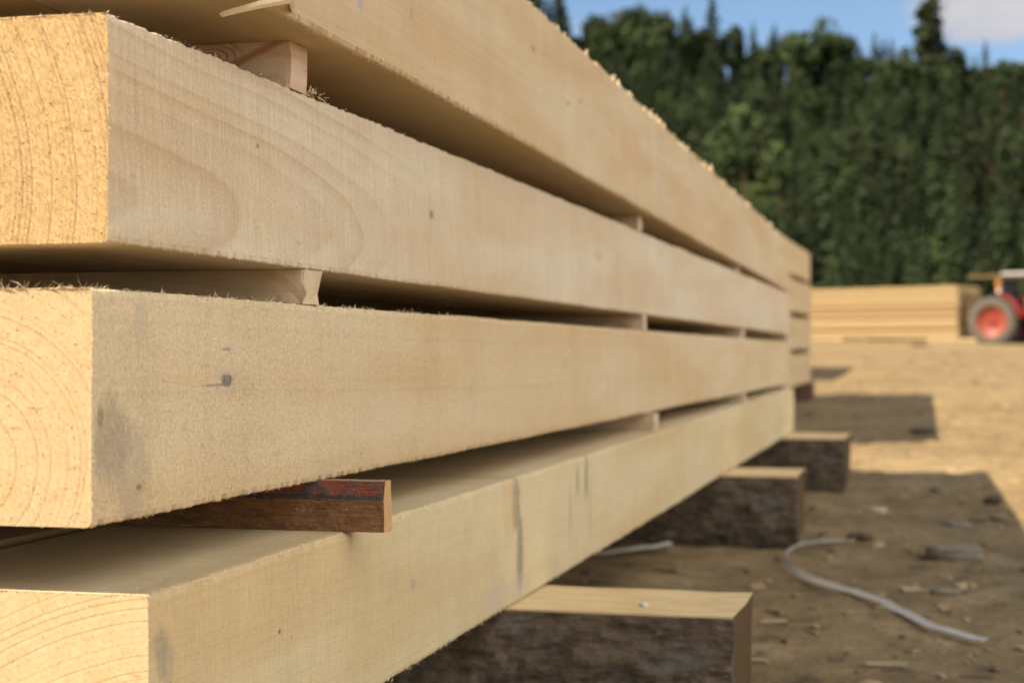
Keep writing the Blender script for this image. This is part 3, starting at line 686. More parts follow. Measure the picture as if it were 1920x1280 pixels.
# white packing strap
def strap(label, pts, w, seed, twist):
    P = [on_ground(a, b) for a, b in pts]; H = [h for h in twist]; out = []
    m = 10
    for i in range(len(P) - 1):          # Catmull-Rom
        p0, p1, p2, p3 = P[max(i - 1, 0)], P[i], P[i + 1], P[min(i + 2, len(P) - 1)]
        for k in range(m):
            t = k / m
            q = .5 * ((2 * p1) + (p2 - p0) * t + (2 * p0 - 5 * p1 + 4 * p2 - p3) * t * t + (3 * p1 - p0 - 3 * p2 + p3) * t ** 3)
            out.append((q, H[i] + (H[i + 1] - H[i]) * t))
    vs = []; fs = []
    for i, (q, tw) in enumerate(out):
        t = (out[min(i + 1, len(out) - 1)][0] - out[max(i - 1, 0)][0]).normalized()
        sd = Vector((-t.y, t.x, 0)); ax = sd * math.cos(tw) + Vector((0, 0, 1)) * math.sin(tw); nn = t.cross(ax).normalized() * .0012
        base = Vector((q.x, q.y, sum(gz(q.x + a_ * .07, q.y + b_ * .07) for a_ in (-1, 0, 1) for b_ in (-2, -1, 0, 1, 2)) / 15 + .010 + abs(math.sin(tw)) * w / 2 + .004 * mn.noise(Vector((i * .2, seed, 0)))))
        vs += [base - ax * w / 2 - nn, base + ax * w / 2 - nn, base + ax * w / 2 + nn, base - ax * w / 2 + nn]
    for i in range(len(out) - 1):
        for k in range(4):
            k2 = (k + 1) % 4; fs.append((i * 4 + k, i * 4 + k2, (i + 1) * 4 + k2, (i + 1) * 4 + k))
    fs += [(3, 2, 1, 0), tuple(len(vs) - 4 + k for k in range(4))]
    return tag(mesh_obj('packing_strap', vs, fs, mStrap), label, 'strap')
mStrap = flat('strap_plastic', (.43, .39, .32), .45, .4, .18, 25)
strap('white packing strap looped on the dirt beside the sleepers', [(1600, 1018), (1540, 1020), (1495, 1027), (1470, 1043), (1481, 1067), (1522, 1092), (1580, 1114), (1640, 1134), (1695, 1158), (1755, 1182), (1850, 1202)], .021, 1, [.3, .3, .7, 1.0, .9, .5, .3, .25, .25, .2, .15])
strap('pale strap end lying in the shade under the near pile', [(1090, 1040), (1150, 1034), (1210, 1027), (1262, 1022)], .018, 4, [.3, .2, .4, .5])

# ------------------------------------------------------------------ far lumber stack
mBd = []
for i, (l, m) in enumerate((((.34, .245, .125), (.31, .21, .10)), ((.37, .275, .145), (.33, .235, .11)), ((.25, .165, .08), (.22, .14, .062)))):
    mBd.append(along_x('board_wood_%d' % i, [c * 1.45 for c in l], [c * 1.42 for c in m], 20 + i, .4))
ang = R(27); tx = Vector((-math.cos(ang), math.sin(ang), 0)); nxv = Vector((math.sin(ang), math.cos(ang), 0))
cor = at(1795, 47.5); cor.z = rise(cor.y) - .01
rzb = math.atan2(tx.y, tx.x)
r = random.Random(3); base = .10; th = .056; layers = 27; W6 = .205; nb = 7
protos = []
for i in range(3):
    mb = MB(); mb.box((0, -W6 + .004, 0), (6.0, -.004, th - .006), .003); protos.append((mb.v, mb.f))
meshes = []
for v_, f_ in protos:
    me = bpy.data.meshes.new('board'); me.from_pydata([tuple(q) for q in v_], [], f_); me.update(); me.materials.append(mBd[len(meshes)]); meshes.append(me)
for l in range(layers):
    for k in range(nb):
        o = link(bpy.data.objects.new('board', meshes[(l * 5 + l // 3) % 3 if k == 0 and r.random() < .8 else r.randrange(3)]))
        p = cor + nxv * (k * W6 + r.uniform(-.012, .006) + (.05 if l in (4, 9, 10, 16, 19, 23) else 0)) + tx * r.uniform(-.03, .05)
        p.z += base + l * th; o.location = p; o.rotation_euler = (0, 0, rzb + r.gauss(0, .0012))
        lab = 'pale sawn board in the far stack left of the tractor, within its sunlit long side' if k == 0 else ('top-layer board of the far stack left of the tractor' if l == layers - 1 else 'board of the far stack left of the tractor, only its shaded end showing')
        tag(o, lab, 'board', 'boards on the sunlit front of the far stack' if k == 0 else ('boards of the top layer of the far stack' if l == layers - 1 else 'inner boards of the far stack'))
for q, (lb) in enumerate(('square bearer under the right end of the far board stack', 'square bearer under the middle of the far board stack', 'square bearer under the left end of the far board stack')):
    mb = MB(); mb.box((0, -1.5, -.1), (.14, .06, base - .004), .006)
    o = mb.build('bearer', mSleep2); p = cor + tx * (.35 + 2.5 * q); o.location = (p.x, p.y, cor.z); o.rotation_euler = (0, 0, rzb); tag(o, lb, 'bearer', 'bearers under the far board stack')
for q, (off_, fw, ln, lb) in enumerate(((-.95, -.30, 1.75, 'loose board on the dirt at the foot of the far stack, reaching the tractor wheel'), (3.6, -.25, 1.9, 'loose bright board lying before the left foot of the far stack'))):
    mb = MB(); mb.box((0, -.2, 0), (ln, 0, .10), .004)
    o = mb.build('loose_board', mBd[1]); p = cor + tx * off_ + nxv * fw; o.location = (p.x, p.y, rise(p.y) - .01); o.rotation_euler = (0, 0, rzb + .02); tag(o, lb, 'board')
# dark boards leaning at the shaded end of that stack
mb = MB()
for k in range(5):
    M = Matrix.Translation((0, k * .26, 0)) @ Matrix.Rotation(.10, 4, 'X') @ Matrix.Rotation(-.06 - .01 * k, 4, 'Y')
    mb.box((0, 0, 0), (.03, .24, 1.30 + .12 * math.sin(k * 2.3)), 0, M)
o = mb.build('offcut_board', flat('weathered_offcut', (.16, .10, .05), .9, .1, .4, 6))
p = cor - tx * .12 + nxv * .35; o.location = (p.x, p.y, rise(p.y)); o.rotation_euler = (0, 0, -ang); tag(o, 'row of dark weathered offcuts leaning on the shaded stack end', 'offcuts')

# ------------------------------------------------------------------ tractor
Zt = 41.0; wc = at(1862, Zt); zg = rise(wc.y) + .0
phi = R(-23.5)
rot = Matrix.Rotation(phi, 3, 'Z')
org = wc - rot @ Vector((0, -.66, 0)); org.z = zg - .03
T = empty('tractor', org, phi)
tag(T, 'old red tractor with grey tyres parked right of the far lumber stack', 'tractor')
mRed = flat('red_paint', (.30, .028, .018), .45, .5, .25, 5); mRim = flat('faded_red_rim', (.23, .042, .022), .5, .4, .2, 6)
mTyre = flat('dusty_rubber', (.105, .092, .074), .9, .15, .3, 8); mBlk = flat('black_iron', (.018, .016, .016), .6, .3, .3, 9)
mWht = flat('white_enamel', (.30, .27, .235), .5, .5, .1, 5); mTan = flat('weathered_plank', (.15, .10, .045), .85, .2, .3, 6); mOr = flat('orange_box', (.30, .12, .03), .6, .3, .2, 8)
mHub = flat('hub_iron', (.28, .03, .02), .6, .3, .2, 9); mLens = flat('lamp_lens', (.80, .62, .48), .25, .6, .1, 9); mSteel = flat('grey_steel', (.25, .24, .22), .5, .4, .2, 9, .6)
def wheel(x, y, rad, w, side):
    n = 44; ir = rad * .64
    mb = MB(); mb.lathe([(ir, -w * .42), (ir * 1.05, -w * .5), (rad * .86, -w * .5), (rad * .95, -w * .42), (rad * .965, -w * .2), (rad * .965, w * .2), (rad * .95, w * .42), (rad * .86, w * .5), (ir * 1.05, w * .5), (ir, w * .42)], 'y', n)
    for k in range(22):                      # tread lugs
        for sg in (-1, 1):
            M = Matrix.Rotation(2 * math.pi * (k + (.5 if sg > 0 else 0)) / 22, 4, 'Y') @ Matrix.Translation((rad * .955, sg * w * .22, 0)) @ Matrix.Rotation(sg * .7, 4, 'X')
            mb.box((-.012, -w * .28, -.018), (.045 * rad / .6, w * .28, .018), 0, M)
    ty = mb.build('wheel', None, T); ty.location = (x, y, rad)
    ty.data.materials.append(mTyre)
    ty.name = 'wheel'
    mb = MB(); s_ = side
    mb.lathe([(ir * 1.02, s_ * w * .44), (ir * .97, s_ * w * .46), (ir * .9, s_ * w * .30), (ir * .84, s_ * w * .24), (ir * .5, s_ * w * .16), (ir * .30, s_ * w * .10), (.0005, s_ * w * .10)], 'y', n)
    mb.lathe([(ir * 1.02, -s_ * w * .44), (ir * .9, -s_ * w * .3), (.0005, -s_ * w * .2)], 'y', n)
    rim = mb.build('rim', mRim, ty, True)
    mb = MB(); mb.lathe([(ir * .22, s_ * w * .09), (ir * .21, s_ * w * .24), (ir * .15, s_ * w * .30), (.0005, s_ * w * .30)], 'y', 20)
    for k in range(8):
        a = k * math.pi / 4; mb.lathe([(.018, s_ * w * .12), (.018, s_ * w * .19), (.0005, s_ * w * .20)], 'y', 8, (math.cos(a) * ir * .36, 0, math.sin(a) * ir * .36))
    mb.build('hub', mHub, ty)
    return ty
for sg in (-1, 1): wheel(0, .66 * sg, .61, .30, sg)
for sg in (-1, 1): wheel(1.75, .52 * sg, .36, .17, sg)
for sg in (-1, 1):                           # curved mudguards
    mb = MB(); pts = []
    for k in range(15):
        a = R(8 + 66 * k / 14); pts.append((math.cos(a) * .70, math.sin(a) * .70 + .61))
    for k in range(14):
        (x0, z0_), (x1, z1_) = pts[k], pts[k + 1]
        ya, yb = sg * .44, sg * .76
        mb.add([(x0, ya, z0_), (x0, yb, z0_), (x1, yb, z1_), (x1, ya, z1_), (x0 * .965, ya, (z0_ - .61) * .965 + .61), (x0 * .965, yb, (z0_ - .61) * .965 + .61), (x1 * .965, yb, (z1_ - .61) * .965 + .61), (x1 * .965, ya, (z1_ - .61) * .965 + .61)],
               [(0, 1, 2, 3), (7, 6, 5, 4), (0, 4, 5, 1), (2, 6, 7, 3), (1, 5, 6, 2), (0, 3, 7, 4)])
    if sg < 0:   # cut back on the near side so the wheel stays open
        pass
    mb.build('mudguard', mRed, T)
mb = MB(); mb.box((-.25, -.16, .42), (.6, .16, .85), .03); mb.box((.55, -.2, .45), (1.95, .2, .72), .03); mb.lathe([(.09, -.5), (.09, .5)], 'y', 14, (0, 0, .61)); mb.lathe([(.05, -.5), (.05, .5)], 'y', 12, (1.75, 0, .36)); mb.build('chassis', mBlk, T)
mb = MB(); mb.box((.62, -.27, .722), (2.0, .27, 1.22), .06); mb.build('bonnet', mRed, T)
mb = MB(); mb.box((2.002, -.2, .78), (2.02, .2, 1.14), .008); mb.build('grille', mBlk, T)
for sg in (-1, 1):
    mb = MB(); mb.lathe([(.0005, 2.06), (.07, 2.055), (.08, 2.02), (.05, 1.98), (.0005, 1.97)], 'x', 16, (0, sg * .33, 1.05)); mb.build('headlight', mWht, T)
mb = MB(); mb.box((-.12, -.22, .86), (.28, .22, .96), .03); mb.box((-.20, -.22, .96), (-.10, .22, 1.32), .03); mb.build('seat', mBlk, T)
mb = MB(); mb.box((.09, -.52, 1.70), (1.15, .52, 1.83), .05); mb.build('canopy', mWht, T)
for x_, y_ in ((.16, -.46), (.16, .46), (1.05, -.46), (1.05, .46)):
    mb = MB(); mb.box((x_ - .03, y_ - .03, .8), (x_ + .03, y_ + .03, 1.702), .006); mb.build('post', mBlk, T)
mb = MB(); mb.box((.10, -.40, 1.16), (.14, .40, 1.68), .01); mb.build('rear_panel', mBlk, T)
mb = MB(); mb.lathe([(.0005, .02), (.085, .02), (.10, .05), (.07, .10), (.0005, .105)], 'x', 18, (0, -.30, 1.34)); o = mb.build('work_lamp', mLens, T); o.location = (.005, -.12, .02)
mb = MB(); mb.box((-.02, -.50, 1.42), (.12, -.36, 1.68), .02); mb.build('indicator_box', mOr, T)
mb = MB(); mb.box((-.72, -.50, 1.705), (.088, -.42, 1.775), .004); mb.build('boom', mTan, T)
mb = MB(); mb.tube([(.5, 0, .9), (.42, 0, 1.14)], .02, 8); mb.lathe([(.17, 0), (.185, .012), (.17, .024), (.155, .012), (.17, 0)], 'z', 20, (.41, 0, 1.15)); mb.build('steering_wheel', mBlk, T)
mb = MB(); mb.tube([(1.2, .12, 1.2), (1.2, .12, 1.85), (1.17, .12, 1.93)], .03, 10); mb.build('exhaust_pipe', mSteel, T)

# ------------------------------------------------------------------ hill and forest
def ridge(x, y):                   # ground height of the wooded hill
    t = max(0, min(1.25, (y - 226) / 174))
    top = 58 - .13 * (x + 40)
    base_z = rise(226) - .3
    z = base_z + (top - base_z) * (t if t < 1 else 1 + (t - 1) * .25)
    return z + (1.6 * mn.noise(Vector((x * .03, y * .03, 0))) if t > 0 else 0)
hx = [-190 + 6 * i for i in range(61)]; hy = [224 + 6 * i for i in range(38)]
vs = [(x, y, ridge(x, y) - (.6 if y < 228 else 0)) for y in hy for x in hx]; n = len(hx)
fs = [(j * n + i, j * n + i + 1, (j + 1) * n + i + 1, (j + 1) * n + i) for j in range(len(hy) - 1) for i in range(n - 1)]
g = G('forest_floor'); q1 = g.noise(g.co, 1, 5, .65, mul=(.5, .5, .5))
g.bump(q1, 1, .8)
struct(mesh_obj('hill', vs, fs, g.done(g.mix(g.step(q1, .35, .65), (.020, .028, .010), (.045, .058, .018)), .95, .05), smooth=True))

def leaf_mat(name, a, b, c_):
    g = G(name)
    oi = g.n('ShaderNodeObjectInfo').outputs['Random']
    isl = g.n('ShaderNodeNewGeometry').outputs['Random Per Island']
    k = g.noise(g.co, 1, 3, .6, mul=(.55, .55, .55))
    col = g.mix(g.step(k, .35, .65), a, b)
    col = g.mix(g.m_('MULTIPLY', isl, .5), col, c_)
    v = g.m_('ADD', .42, g.m_('MULTIPLY', oi, .45)); col = g.mix(1, col, g.comb(v, v, g.m_('MULTIPLY', v, .95)), 'MULTIPLY')
    g.b.inputs['Transmission Weight'].default_value = 0
    return g.done(col, .7, .15)
mSpr = leaf_mat('spruce_needles', (.040, .060, .026), (.062, .086, .032), (.044, .064, .032))
mPin = leaf_mat('pine_needles', (.040, .060, .022), (.058, .080, .026), (.040, .062, .030))
mBro = leaf_mat('broad_leaves', (.044, .066, .021), (.066, .092, .028), (.050, .074, .024))
mPal = leaf_mat('pale_leaves', (.064, .094, .032), (.086, .118, .040), (.074, .104, .036))
mTr = flat('grey_bark', (.11, .075, .05), .9, .1, .4, 3); mTrP = flat('orange_pine_bark', (.17, .09, .048), .9, .1, .35, 2)

def quad(mb, p, d, up, L, W):
    s_ = d.cross(up)
    if s_.length < 1e-3: s_ = Vector((1, 0, 0))
    s_ = s_.normalized() * W / 2
    mb.add([p - s_, p + s_, p + d * L + s_ * .55, p + d * L - s_ * .55], [(0, 1, 2, 3)])
def spruce(seed, h, rb):
    r = random.Random(seed); mb = MB(); z = h * .10
    while z < h * .985:
        t = (z / h); R0 = rb * (1 - t) ** .75 * r.uniform(.8, 1.12) + .12
        nbr = max(4, int(10 * (1 - t) + 4))
        a0 = r.random() * 6
        for k in range(nbr):
            if r.random() < .10: continue
            a = a0 + 2 * math.pi * k / nbr + r.gauss(0, .2); L = R0 * r.uniform(.65, 1.15)
            seg = max(2, int(L / .55)); p = Vector((0, 0, z + r.gauss(0, .12)))
            for q in range(seg):
                d = Vector((math.cos(a + r.gauss(0, .25)), math.sin(a + r.gauss(0, .25)), -.30 - .25 * q / seg + r.gauss(0, .12))).normalized()
                st = L / seg
                if q > 0 or L < 1.2:
                    for w in (-1, 1):
                        dd = (d + Vector((-math.sin(a), math.cos(a), 0)) * w * r.uniform(.3, .9) + Vector((0, 0, r.uniform(-.5, .1)))).normalized()
                        quad(mb, p, dd, Vector((r.gauss(0, .4), r.gauss(0, .4), 1)), st * r.uniform(1.0, 1.7), .42 * r.uniform(.7, 1.3))
                p = p + d * st
            quad(mb, p - d * st * .4, d, Vector((r.gauss(0, .4), r.gauss(0, .4), 1)), st * 1.1, .4)
        z += (.30 + .42 * (1 - t)) * r.uniform(.8, 1.2)
    for k in range(5): quad(mb, Vector((0, 0, h * .95)), Vector((r.gauss(0, .15), r.gauss(0, .15), 1)).normalized(), Vector((1, r.random(), 0)), h * .06, .25)
    return mb
def blob_crown(seed, h, z0, rx, rz_, clumps, per, size, flat_=.0):
    r = random.Random(seed); mb = MB(); zc = (z0 + h) / 2
    for _ in range(clumps):
        a = r.random() * 6.283; u = r.uniform(-.85, 1); q = math.sqrt(max(0, 1 - u * u)); k = r.uniform(.55, 1.0)
        c_ = Vector((math.cos(a) * q * rx * k, math.sin(a) * q * rx * k, zc + u * rz_ * k)); cr_ = rx * r.uniform(.22, .40)
        for _ in range(per):
            d = Vector((r.gauss(0, 1), r.gauss(0, 1), r.gauss(0, .8))).normalized(); p = c_ + d * cr_ * r.uniform(.5, 1.05)
            nrm = (d + Vector((r.gauss(0, .5), r.gauss(0, .5), r.gauss(0, .5) + .3))).normalized()
            t_ = nrm.cross(Vector((r.gauss(0, 1), r.gauss(0, 1), r.gauss(0, 1)))).normalized()
            quad(mb, p, t_, nrm, size * r.uniform(.7, 1.4), size * r.uniform(.6, 1.1))
    return mb
def trunk(h, r0, seed, limbs=0, z1=.5):
    r = random.Random(seed); mb = MB()
    pts = [(.15 * math.sin(k * .9 + seed) * k / 6, .12 * math.cos(k * 1.1 + seed) * k / 6, -.6 + (h + .6) * k / 6) for k in range(7)]
    mb.tube(pts, [r0 * (1 - .13 * k) for k in range(7)], 7)
    for _ in range(limbs):
        z = h * r.uniform(z1, .9); a = r.random() * 6.28; L = h * r.uniform(.12, .22)
        mb.tube([(0, 0, z), (math.cos(a) * L * .5, math.sin(a) * L * .5, z + L * .35), (math.cos(a) * L, math.sin(a) * L, z + L * .8)], [r0 * .4, r0 * .25, r0 * .1], 5)
    return mb
def me_of(mb, name, mat):
    me = bpy.data.meshes.new(name); me.from_pydata([tuple(v) for v in mb.v], [], mb.f); me.update(); me.materials.append(mat); return me
KINDS = {'s': [], 'p': [], 'b': [], 'l': []}
for i in range(4):
    h = 18.0; KINDS['s'].append((me_of(spruce(100 + i, h, 3.1 + .4 * (i % 3)), 'crown', mSpr), me_of(trunk(h * .93, .20, i), 'trunk', mTr)))
for i in range(3):
    h = 18.0; KINDS['p'].append((me_of(blob_crown(200 + i, h, 8.2 - i, 2.6, 5.0, 34, 46, .62), 'crown', mPin), me_of(trunk(h * .93, .23, 9 + i, 10, .5), 'trunk', mTrP)))
for i in range(3):
    h = 15.0; KINDS['b'].append((me_of(blob_crown(300 + i, h, 2.2, 3.9, 6.2, 46, 48, .62), 'crown', mBro), me_of(trunk(h * .85, .24, 19 + i, 9, .3), 'trunk', mTr)))
for i in range(2):
    h = 15.0; KINDS['l'].append((me_of(blob_crown(400 + i, h, 4.5, 3.7, 5.0, 40, 46, .6), 'crown', mPal), me_of(trunk(h * .85, .20, 29 + i, 8, .35), 'trunk', mTr)))
h = 18.0; KINDS['t'] = [(me_of(blob_crown(523, h, 7.6, 1.9, 5.6, 46, 56, .60), 'crown', mSpr), me_of(trunk(h * .95, .20, 5, 14, .55), 'trunk', mTr))]
NAME = {'t': 'pine_tree', 's': 'spruce_tree', 'p': 'pine_tree', 'b': 'broadleaf_tree', 'l': 'broadleaf_tree'}
HT = {'t': 18.0, 's': 18.0, 'p': 18.0, 'b': 15.0, 'l': 15.0}
def tree(kind, x, y, h, label, group, var=None, wide=1.0, z=None):
    cm, tm = KINDS[kind][rnd.randrange(len(KINDS[kind])) if var is None else var]
    e = empty(NAME[kind], (x, y, ridge(x, y) if z is None else z), rnd.random() * 6.283)
    k = h / HT[kind]; e.scale = (k * wide, k * wide, k)
    for nm, me in (('trunk', tm), ('crown', cm)):
        link(bpy.data.objects.new(nm, me), e)
    tag(e, label, 'tree', group)
    return e
def px_of(x, y, z):
    fwd = -x * SY + y * CY; lat = x * CY + y * SY
    return 960 + F * lat / fwd, 664 - F * (z - CAM_H) / fwd
LBL = {'l': ('lighter green broadleaf tree packed among darker trees below the skyline', 'lighter broadleaf trees on the wooded slope'), 's': ('dark pointed spruce packed among other trees below the skyline', 'spruces on the wooded slope'), 'p': ('round-topped pine packed among other trees below the skyline', 'pines on the wooded slope'),
       'b': ('mid green broadleaf tree packed among other trees below the skyline', 'broadleaf trees on the wooded slope')}
rt = random.Random(21); cnt = 0
yrow = 229.0; row = 0
while yrow < 396:
    x = -.34 * yrow + (row % 2) * 4
    while x < .085 * yrow + 4:
        tx_, ty_ = x + rt.uniform(-2.6, 2.6), yrow + rt.uniform(-2.6, 2.6)
        big = mn.noise(Vector((tx_ * .035, ty_ * .035, 5)))
        kind = rt.choices('spb', weights=(9, 1.2, 1.0 + 7 * max(0, big)))[0]
        if kind == 'p' and yrow < 262: kind = 's'
        if kind == 'b' and big > .16 and rt.random() < .45: kind = 'l'
        hh = {'l': rt.uniform(10, 14), 's': rt.uniform(13, 20), 'p': rt.uniform(13, 18), 'b': rt.uniform(9, 13)}[kind] * (.8 if yrow < 245 else 1)
        px, py = px_of(tx_, ty_, ridge(tx_, ty_) + hh)
        edge = (px - 940) * .82 if px < 1520 else 700
        if px < 1520 and py + 6 > (px + 40 - 940) * .82: pass
        elif 1318 < px < 1480 and 175 < py < 320: pass      # room for the pale clump
        elif px > 1960 or px < 900: pass
        else:
            tree(kind, tx_, ty_, hh, *LBL[kind]); cnt += 1
        x += 6.9
    yrow += 7.6; row += 1
for (px, yt, kind, lab, wide) in (
    (955, -60, 'b', 'broadleaf crown on the skyline just above the topmost timber end', 1), (1005, -52, 's', 'dark spruce on the skyline at the left end of the ridge', 1), (1045, -40, 's', 'tall spruce on the skyline left of the first sky gap', 1),
    (1112, 24, 'p', 'pine on the skyline right of the first sky gap', 1.1), (1185, 6, 'b', 'rounded broad crown on the skyline left of middle', 1.25), (1236, 14, 'b', 'lower rounded crown on the skyline beside the broad one', 1),
    (1285, 12, 's', 'short spruce on the skyline just left of the thin spire', 1), (1335, -22, 's', 'thin spruce spire standing out of the skyline near the middle', .9), (1372, 44, 'p', 'pine on the skyline just right of the thin spire', 1),
    (1412, 42, 's', 'small spruce on the skyline in the dip right of the spire', 1), (1452, 46, 's', 'second small spruce on the skyline in the dip', 1), (1525, 36, 'b', 'rounded broad crown on the skyline at the centre of the right half', 1.25),
    (1580, 52, 'p', 'pine on the skyline right of the rounded crown', 1), (1640, 62, 's', 'spruce on the skyline left of the tallest tree', 1), (1672, 72, 's', 'small spruce on the skyline next to the tallest tree', .9),
    (1745, -2, 't', 'tallest dark tree rising far above the ridge before the cloud', .95), (1792, 88, 'b', 'rounded crown on the skyline right of the tallest tree', 1.15), (1848, 74, 's', 'slender spruce tip on the skyline right of the rounded crown', .8),
    (1893, 112, 'b', 'broadleaf crown on the skyline near the right edge', 1.2), (1940, 118, 'b', 'broadleaf crown on the skyline at the right edge', 1.2)):
    Z = 408.0; p = at(px, Z); zt = CAM_H + (664 - yt) * Z / F
    tree(kind, p.x, p.y, zt - ridge(p.x, p.y), lab, 'trees on the skyline', wide=wide)
prof = [(940, -62), (1050, -34), (1078, 14), (1112, 12), (1185, 0), (1236, 8), (1290, 14), (1345, 36), (1375, 42), (1412, 46), (1452, 44), (1525, 32), (1590, 46), (1612, 66), (1640, 54), (1700, 68), (1780, 72), (1810, 88), (1850, 84), (1885, 102), (1975, 112)]
def skyline(px):
    for (a, ya), (b, yb) in zip(prof, prof[1:]):
        if px <= b: return ya + (yb - ya) * (px - a) / (b - a)
    return 122
for i in range(62):
    px = 945 + 16.6 * i + rt.uniform(-4, 4); Z = rt.uniform(402, 416); p = at(px, Z); k_ = rt.choices('spb', weights=(7, 1.4, 1.6))[0]
    zt = CAM_H + (664 - skyline(px) - rt.uniform(6, 40) - (6 if k_ == 's' else 14)) * Z / F
    tree(k_, p.x, p.y, max(11, zt - ridge(p.x, p.y)), {'s': 'spruce just under the skyline, in the ragged top row of the wood', 'p': 'pine just under the skyline, in the ragged top row of the wood', 'b': 'broadleaf just under the skyline, in the ragged top row of the wood'}[k_],
         {'s': 'spruces of the top row', 'p': 'pines of the top row', 'b': 'broadleaf trees of the top row'}[k_], wide=1.1)
for (px, yt, Z, h, lab) in ((1350, 225, 300, 17, 'pale green broadleaf at the left of the pale clump on the slope'), (1395, 195, 304, 18, 'tallest pale green broadleaf in the middle of the pale clump'), (1440, 215, 302, 17, 'pale green broadleaf at the right of the pale clump on the slope'),
                            (1462, 262, 296, 14, 'small pale broadleaf low on the right of the pale clump'), (1325, 280, 296, 12, 'small pale broadleaf low on the left of the pale clump'), (1702, 262, 300, 13, 'pale broadleaf alone on the right half of the slope')):
    p = at(px, Z); zt = CAM_H + (664 - yt) * Z / F
    y = p.y
    for _ in range(40):                      # slide uphill until the foot meets the slope
        q = at(px, Z); zt = CAM_H + (664 - yt) * Z / F
        if ridge(q.x, q.y) < zt - h: Z += 2
        else: break
    q = at(px, Z); zt = CAM_H + (664 - yt) * Z / F
    tree('l', q.x, q.y, zt - ridge(q.x, q.y), lab, 'pale trees on the slope')
# bushes along the foot of the hill
for i in range(26):
    px = 1500 + 18.5 * i + rt.uniform(-5, 5); Z = rt.uniform(205, 222); p = at(px, Z)
    tree('b' if i % 3 else 'l', p.x, p.y, rt.uniform(3.5, 7), 'leafy bush in the line along the foot of the wooded hill', 'bushes along the foot of the hill', wide=1.5, z=rise(p.y) - .3)

# ------------------------------------------------------------------ light, sky, camera
LV = Vector((.83, .60, -1.0)).normalized()
sun = bpy.data.lights.new('sun', 'SUN'); sun.energy = 5.0; sun.angle = R(.5); sun.color = (1.0, .86, .66)
so = link(bpy.data.objects.new('sun', sun)); so.rotation_euler = LV.to_track_quat('-Z', 'Y').to_euler()
W = bpy.data.worlds.new('World'); S.world = W; W.use_nodes = True
t = W.node_tree; t.nodes.clear()
out = t.nodes.new('ShaderNodeOutputWorld'); bg = t.nodes.new('ShaderNodeBackground'); sky = t.nodes.new('ShaderNodeTexSky')
sky.sky_type = 'NISHITA'; sky.sun_disc = False; sky.sun_elevation = math.asin(-LV.z); sky.sun_rotation = math.atan2(-LV.x, -LV.y)
sky.altitude = 600; sky.air_density = 1.0; sky.dust_density = .4; sky.ozone_density = 3.0
bg.inputs[1].default_value = .062
# clouds: a bank low over the right end of the ridge, more scattered round the sky
tc = t.nodes.new('ShaderNodeTexCoord')
def wn(tp, **kw):
    x = t.nodes.new(tp)
    for k_, v_ in kw.items(): setattr(x, k_, v_)
    return x
def L_(a, b): t.links.new(a, b)
mul = wn('ShaderNodeVectorMath', operation='MULTIPLY'); L_(tc.outputs['Generated'], mul.inputs[0]); mul.inputs[1].default_value = (1, 1, 2.4)
ns = wn('ShaderNodeTexNoise'); L_(mul.outputs[0], ns.inputs['Vector']); ns.inputs['Scale'].default_value = 9; ns.inputs['Detail'].default_value = 7; ns.inputs['Roughness'].default_value = .55
dpx, dpy = 1850, 20
dv = Vector((CY * (dpx - 960) / F - SY, SY * (dpx - 960) / F + CY, (664 - dpy) / F)).normalized()
sb = wn('ShaderNodeVectorMath', operation='SUBTRACT'); L_(tc.outputs['Generated'], sb.inputs[0]); sb.inputs[1].default_value = dv
sc_ = wn('ShaderNodeVectorMath', operation='MULTIPLY'); L_(sb.outputs[0], sc_.inputs[0]); sc_.inputs[1].default_value = (1 / .062, 1 / .062, 1 / .026)
ln = wn('ShaderNodeVectorMath', operation='LENGTH'); L_(sc_.outputs[0], ln.inputs[0])
mr = wn('ShaderNodeMapRange', interpolation_type='SMOOTHSTEP'); L_(ln.outputs['Value'], mr.inputs[0]); mr.inputs[1].default_value = 1.25; mr.inputs[2].default_value = .1; mr.inputs[3].default_value = 0; mr.inputs[4].default_value = .42
ad = wn('ShaderNodeMath', operation='ADD'); L_(ns.outputs['Fac'], ad.inputs[0]); L_(mr.outputs[0], ad.inputs[1])
m2 = wn('ShaderNodeMapRange', interpolation_type='SMOOTHSTEP'); L_(ad.outputs[0], m2.inputs[0]); m2.inputs[1].default_value = .60; m2.inputs[2].default_value = .92
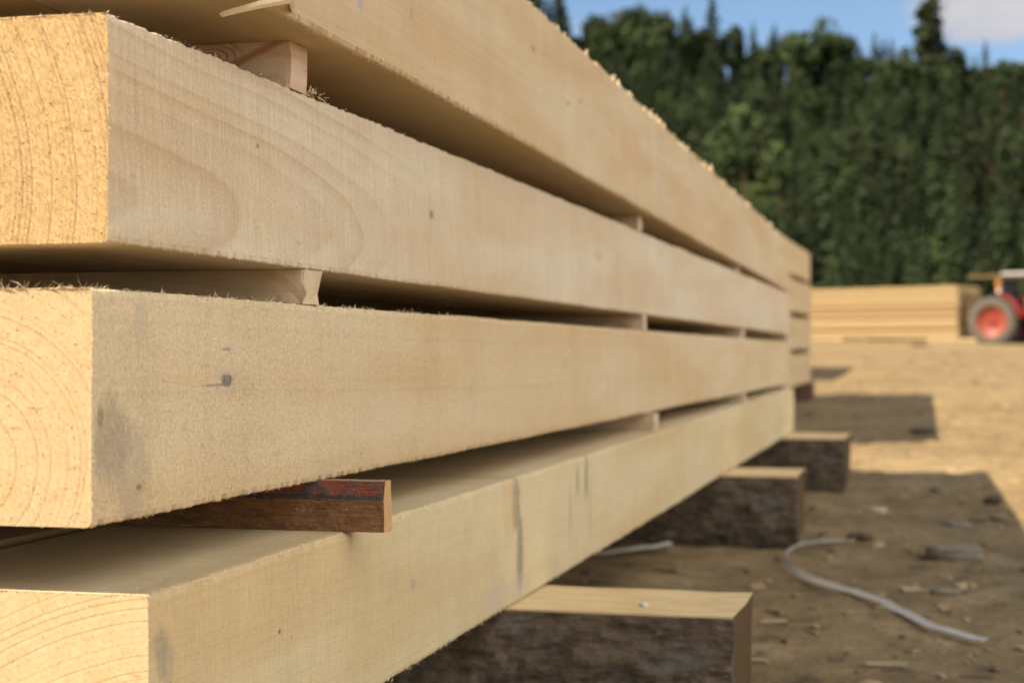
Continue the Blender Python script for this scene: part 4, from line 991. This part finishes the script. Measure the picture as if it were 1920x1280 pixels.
mx = wn('ShaderNodeMix', data_type='RGBA'); L_(m2.outputs[0], mx.inputs[0]); L_(sky.outputs[0], mx.inputs[6]); cr_ = wn('ShaderNodeMix', data_type='RGBA'); L_(ns.outputs['Fac'], cr_.inputs[0]); cr_.inputs[6].default_value = (2.3, 2.5, 3.0, 1); cr_.inputs[7].default_value = (5.6, 5.5, 5.7, 1); L_(cr_.outputs[2], mx.inputs[7])
# bright cumulus added out of view on the right to brighten shaded timber faces
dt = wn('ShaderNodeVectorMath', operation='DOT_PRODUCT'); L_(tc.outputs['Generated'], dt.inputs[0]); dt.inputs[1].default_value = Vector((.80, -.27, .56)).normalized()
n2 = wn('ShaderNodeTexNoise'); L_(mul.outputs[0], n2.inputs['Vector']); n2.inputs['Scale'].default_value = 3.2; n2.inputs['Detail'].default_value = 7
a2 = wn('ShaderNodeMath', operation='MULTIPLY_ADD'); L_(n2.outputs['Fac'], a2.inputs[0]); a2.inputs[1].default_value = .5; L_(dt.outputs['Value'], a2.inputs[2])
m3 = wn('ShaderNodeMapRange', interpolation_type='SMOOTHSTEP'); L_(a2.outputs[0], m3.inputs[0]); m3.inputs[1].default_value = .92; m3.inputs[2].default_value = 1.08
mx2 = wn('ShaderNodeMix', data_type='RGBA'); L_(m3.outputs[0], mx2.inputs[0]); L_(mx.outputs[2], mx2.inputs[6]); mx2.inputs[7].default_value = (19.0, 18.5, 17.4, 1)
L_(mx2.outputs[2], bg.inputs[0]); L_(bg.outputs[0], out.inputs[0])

cam = bpy.data.cameras.new('camera'); co_ = link(bpy.data.objects.new('camera', cam))
co_.location = (0, 0, CAM_H); co_.rotation_euler = (R(90.4436), 0, YAW)
cam.sensor_width = 36; cam.lens = F / 1920 * 36; cam.clip_start = .02; cam.clip_end = 2000
cam.dof.use_dof = True; cam.dof.focus_distance = 1.52; cam.dof.aperture_fstop = 6.3; cam.dof.aperture_blades = 7
S.camera = co_
S.render.engine = 'CYCLES'
S.cycles.diffuse_bounces = 6; S.cycles.max_bounces = 10; S.cycles.use_denoising = True
S.view_settings.view_transform = 'Standard'; S.view_settings.look = 'None'; S.view_settings.exposure = 1.2; S.view_settings.gamma = 1
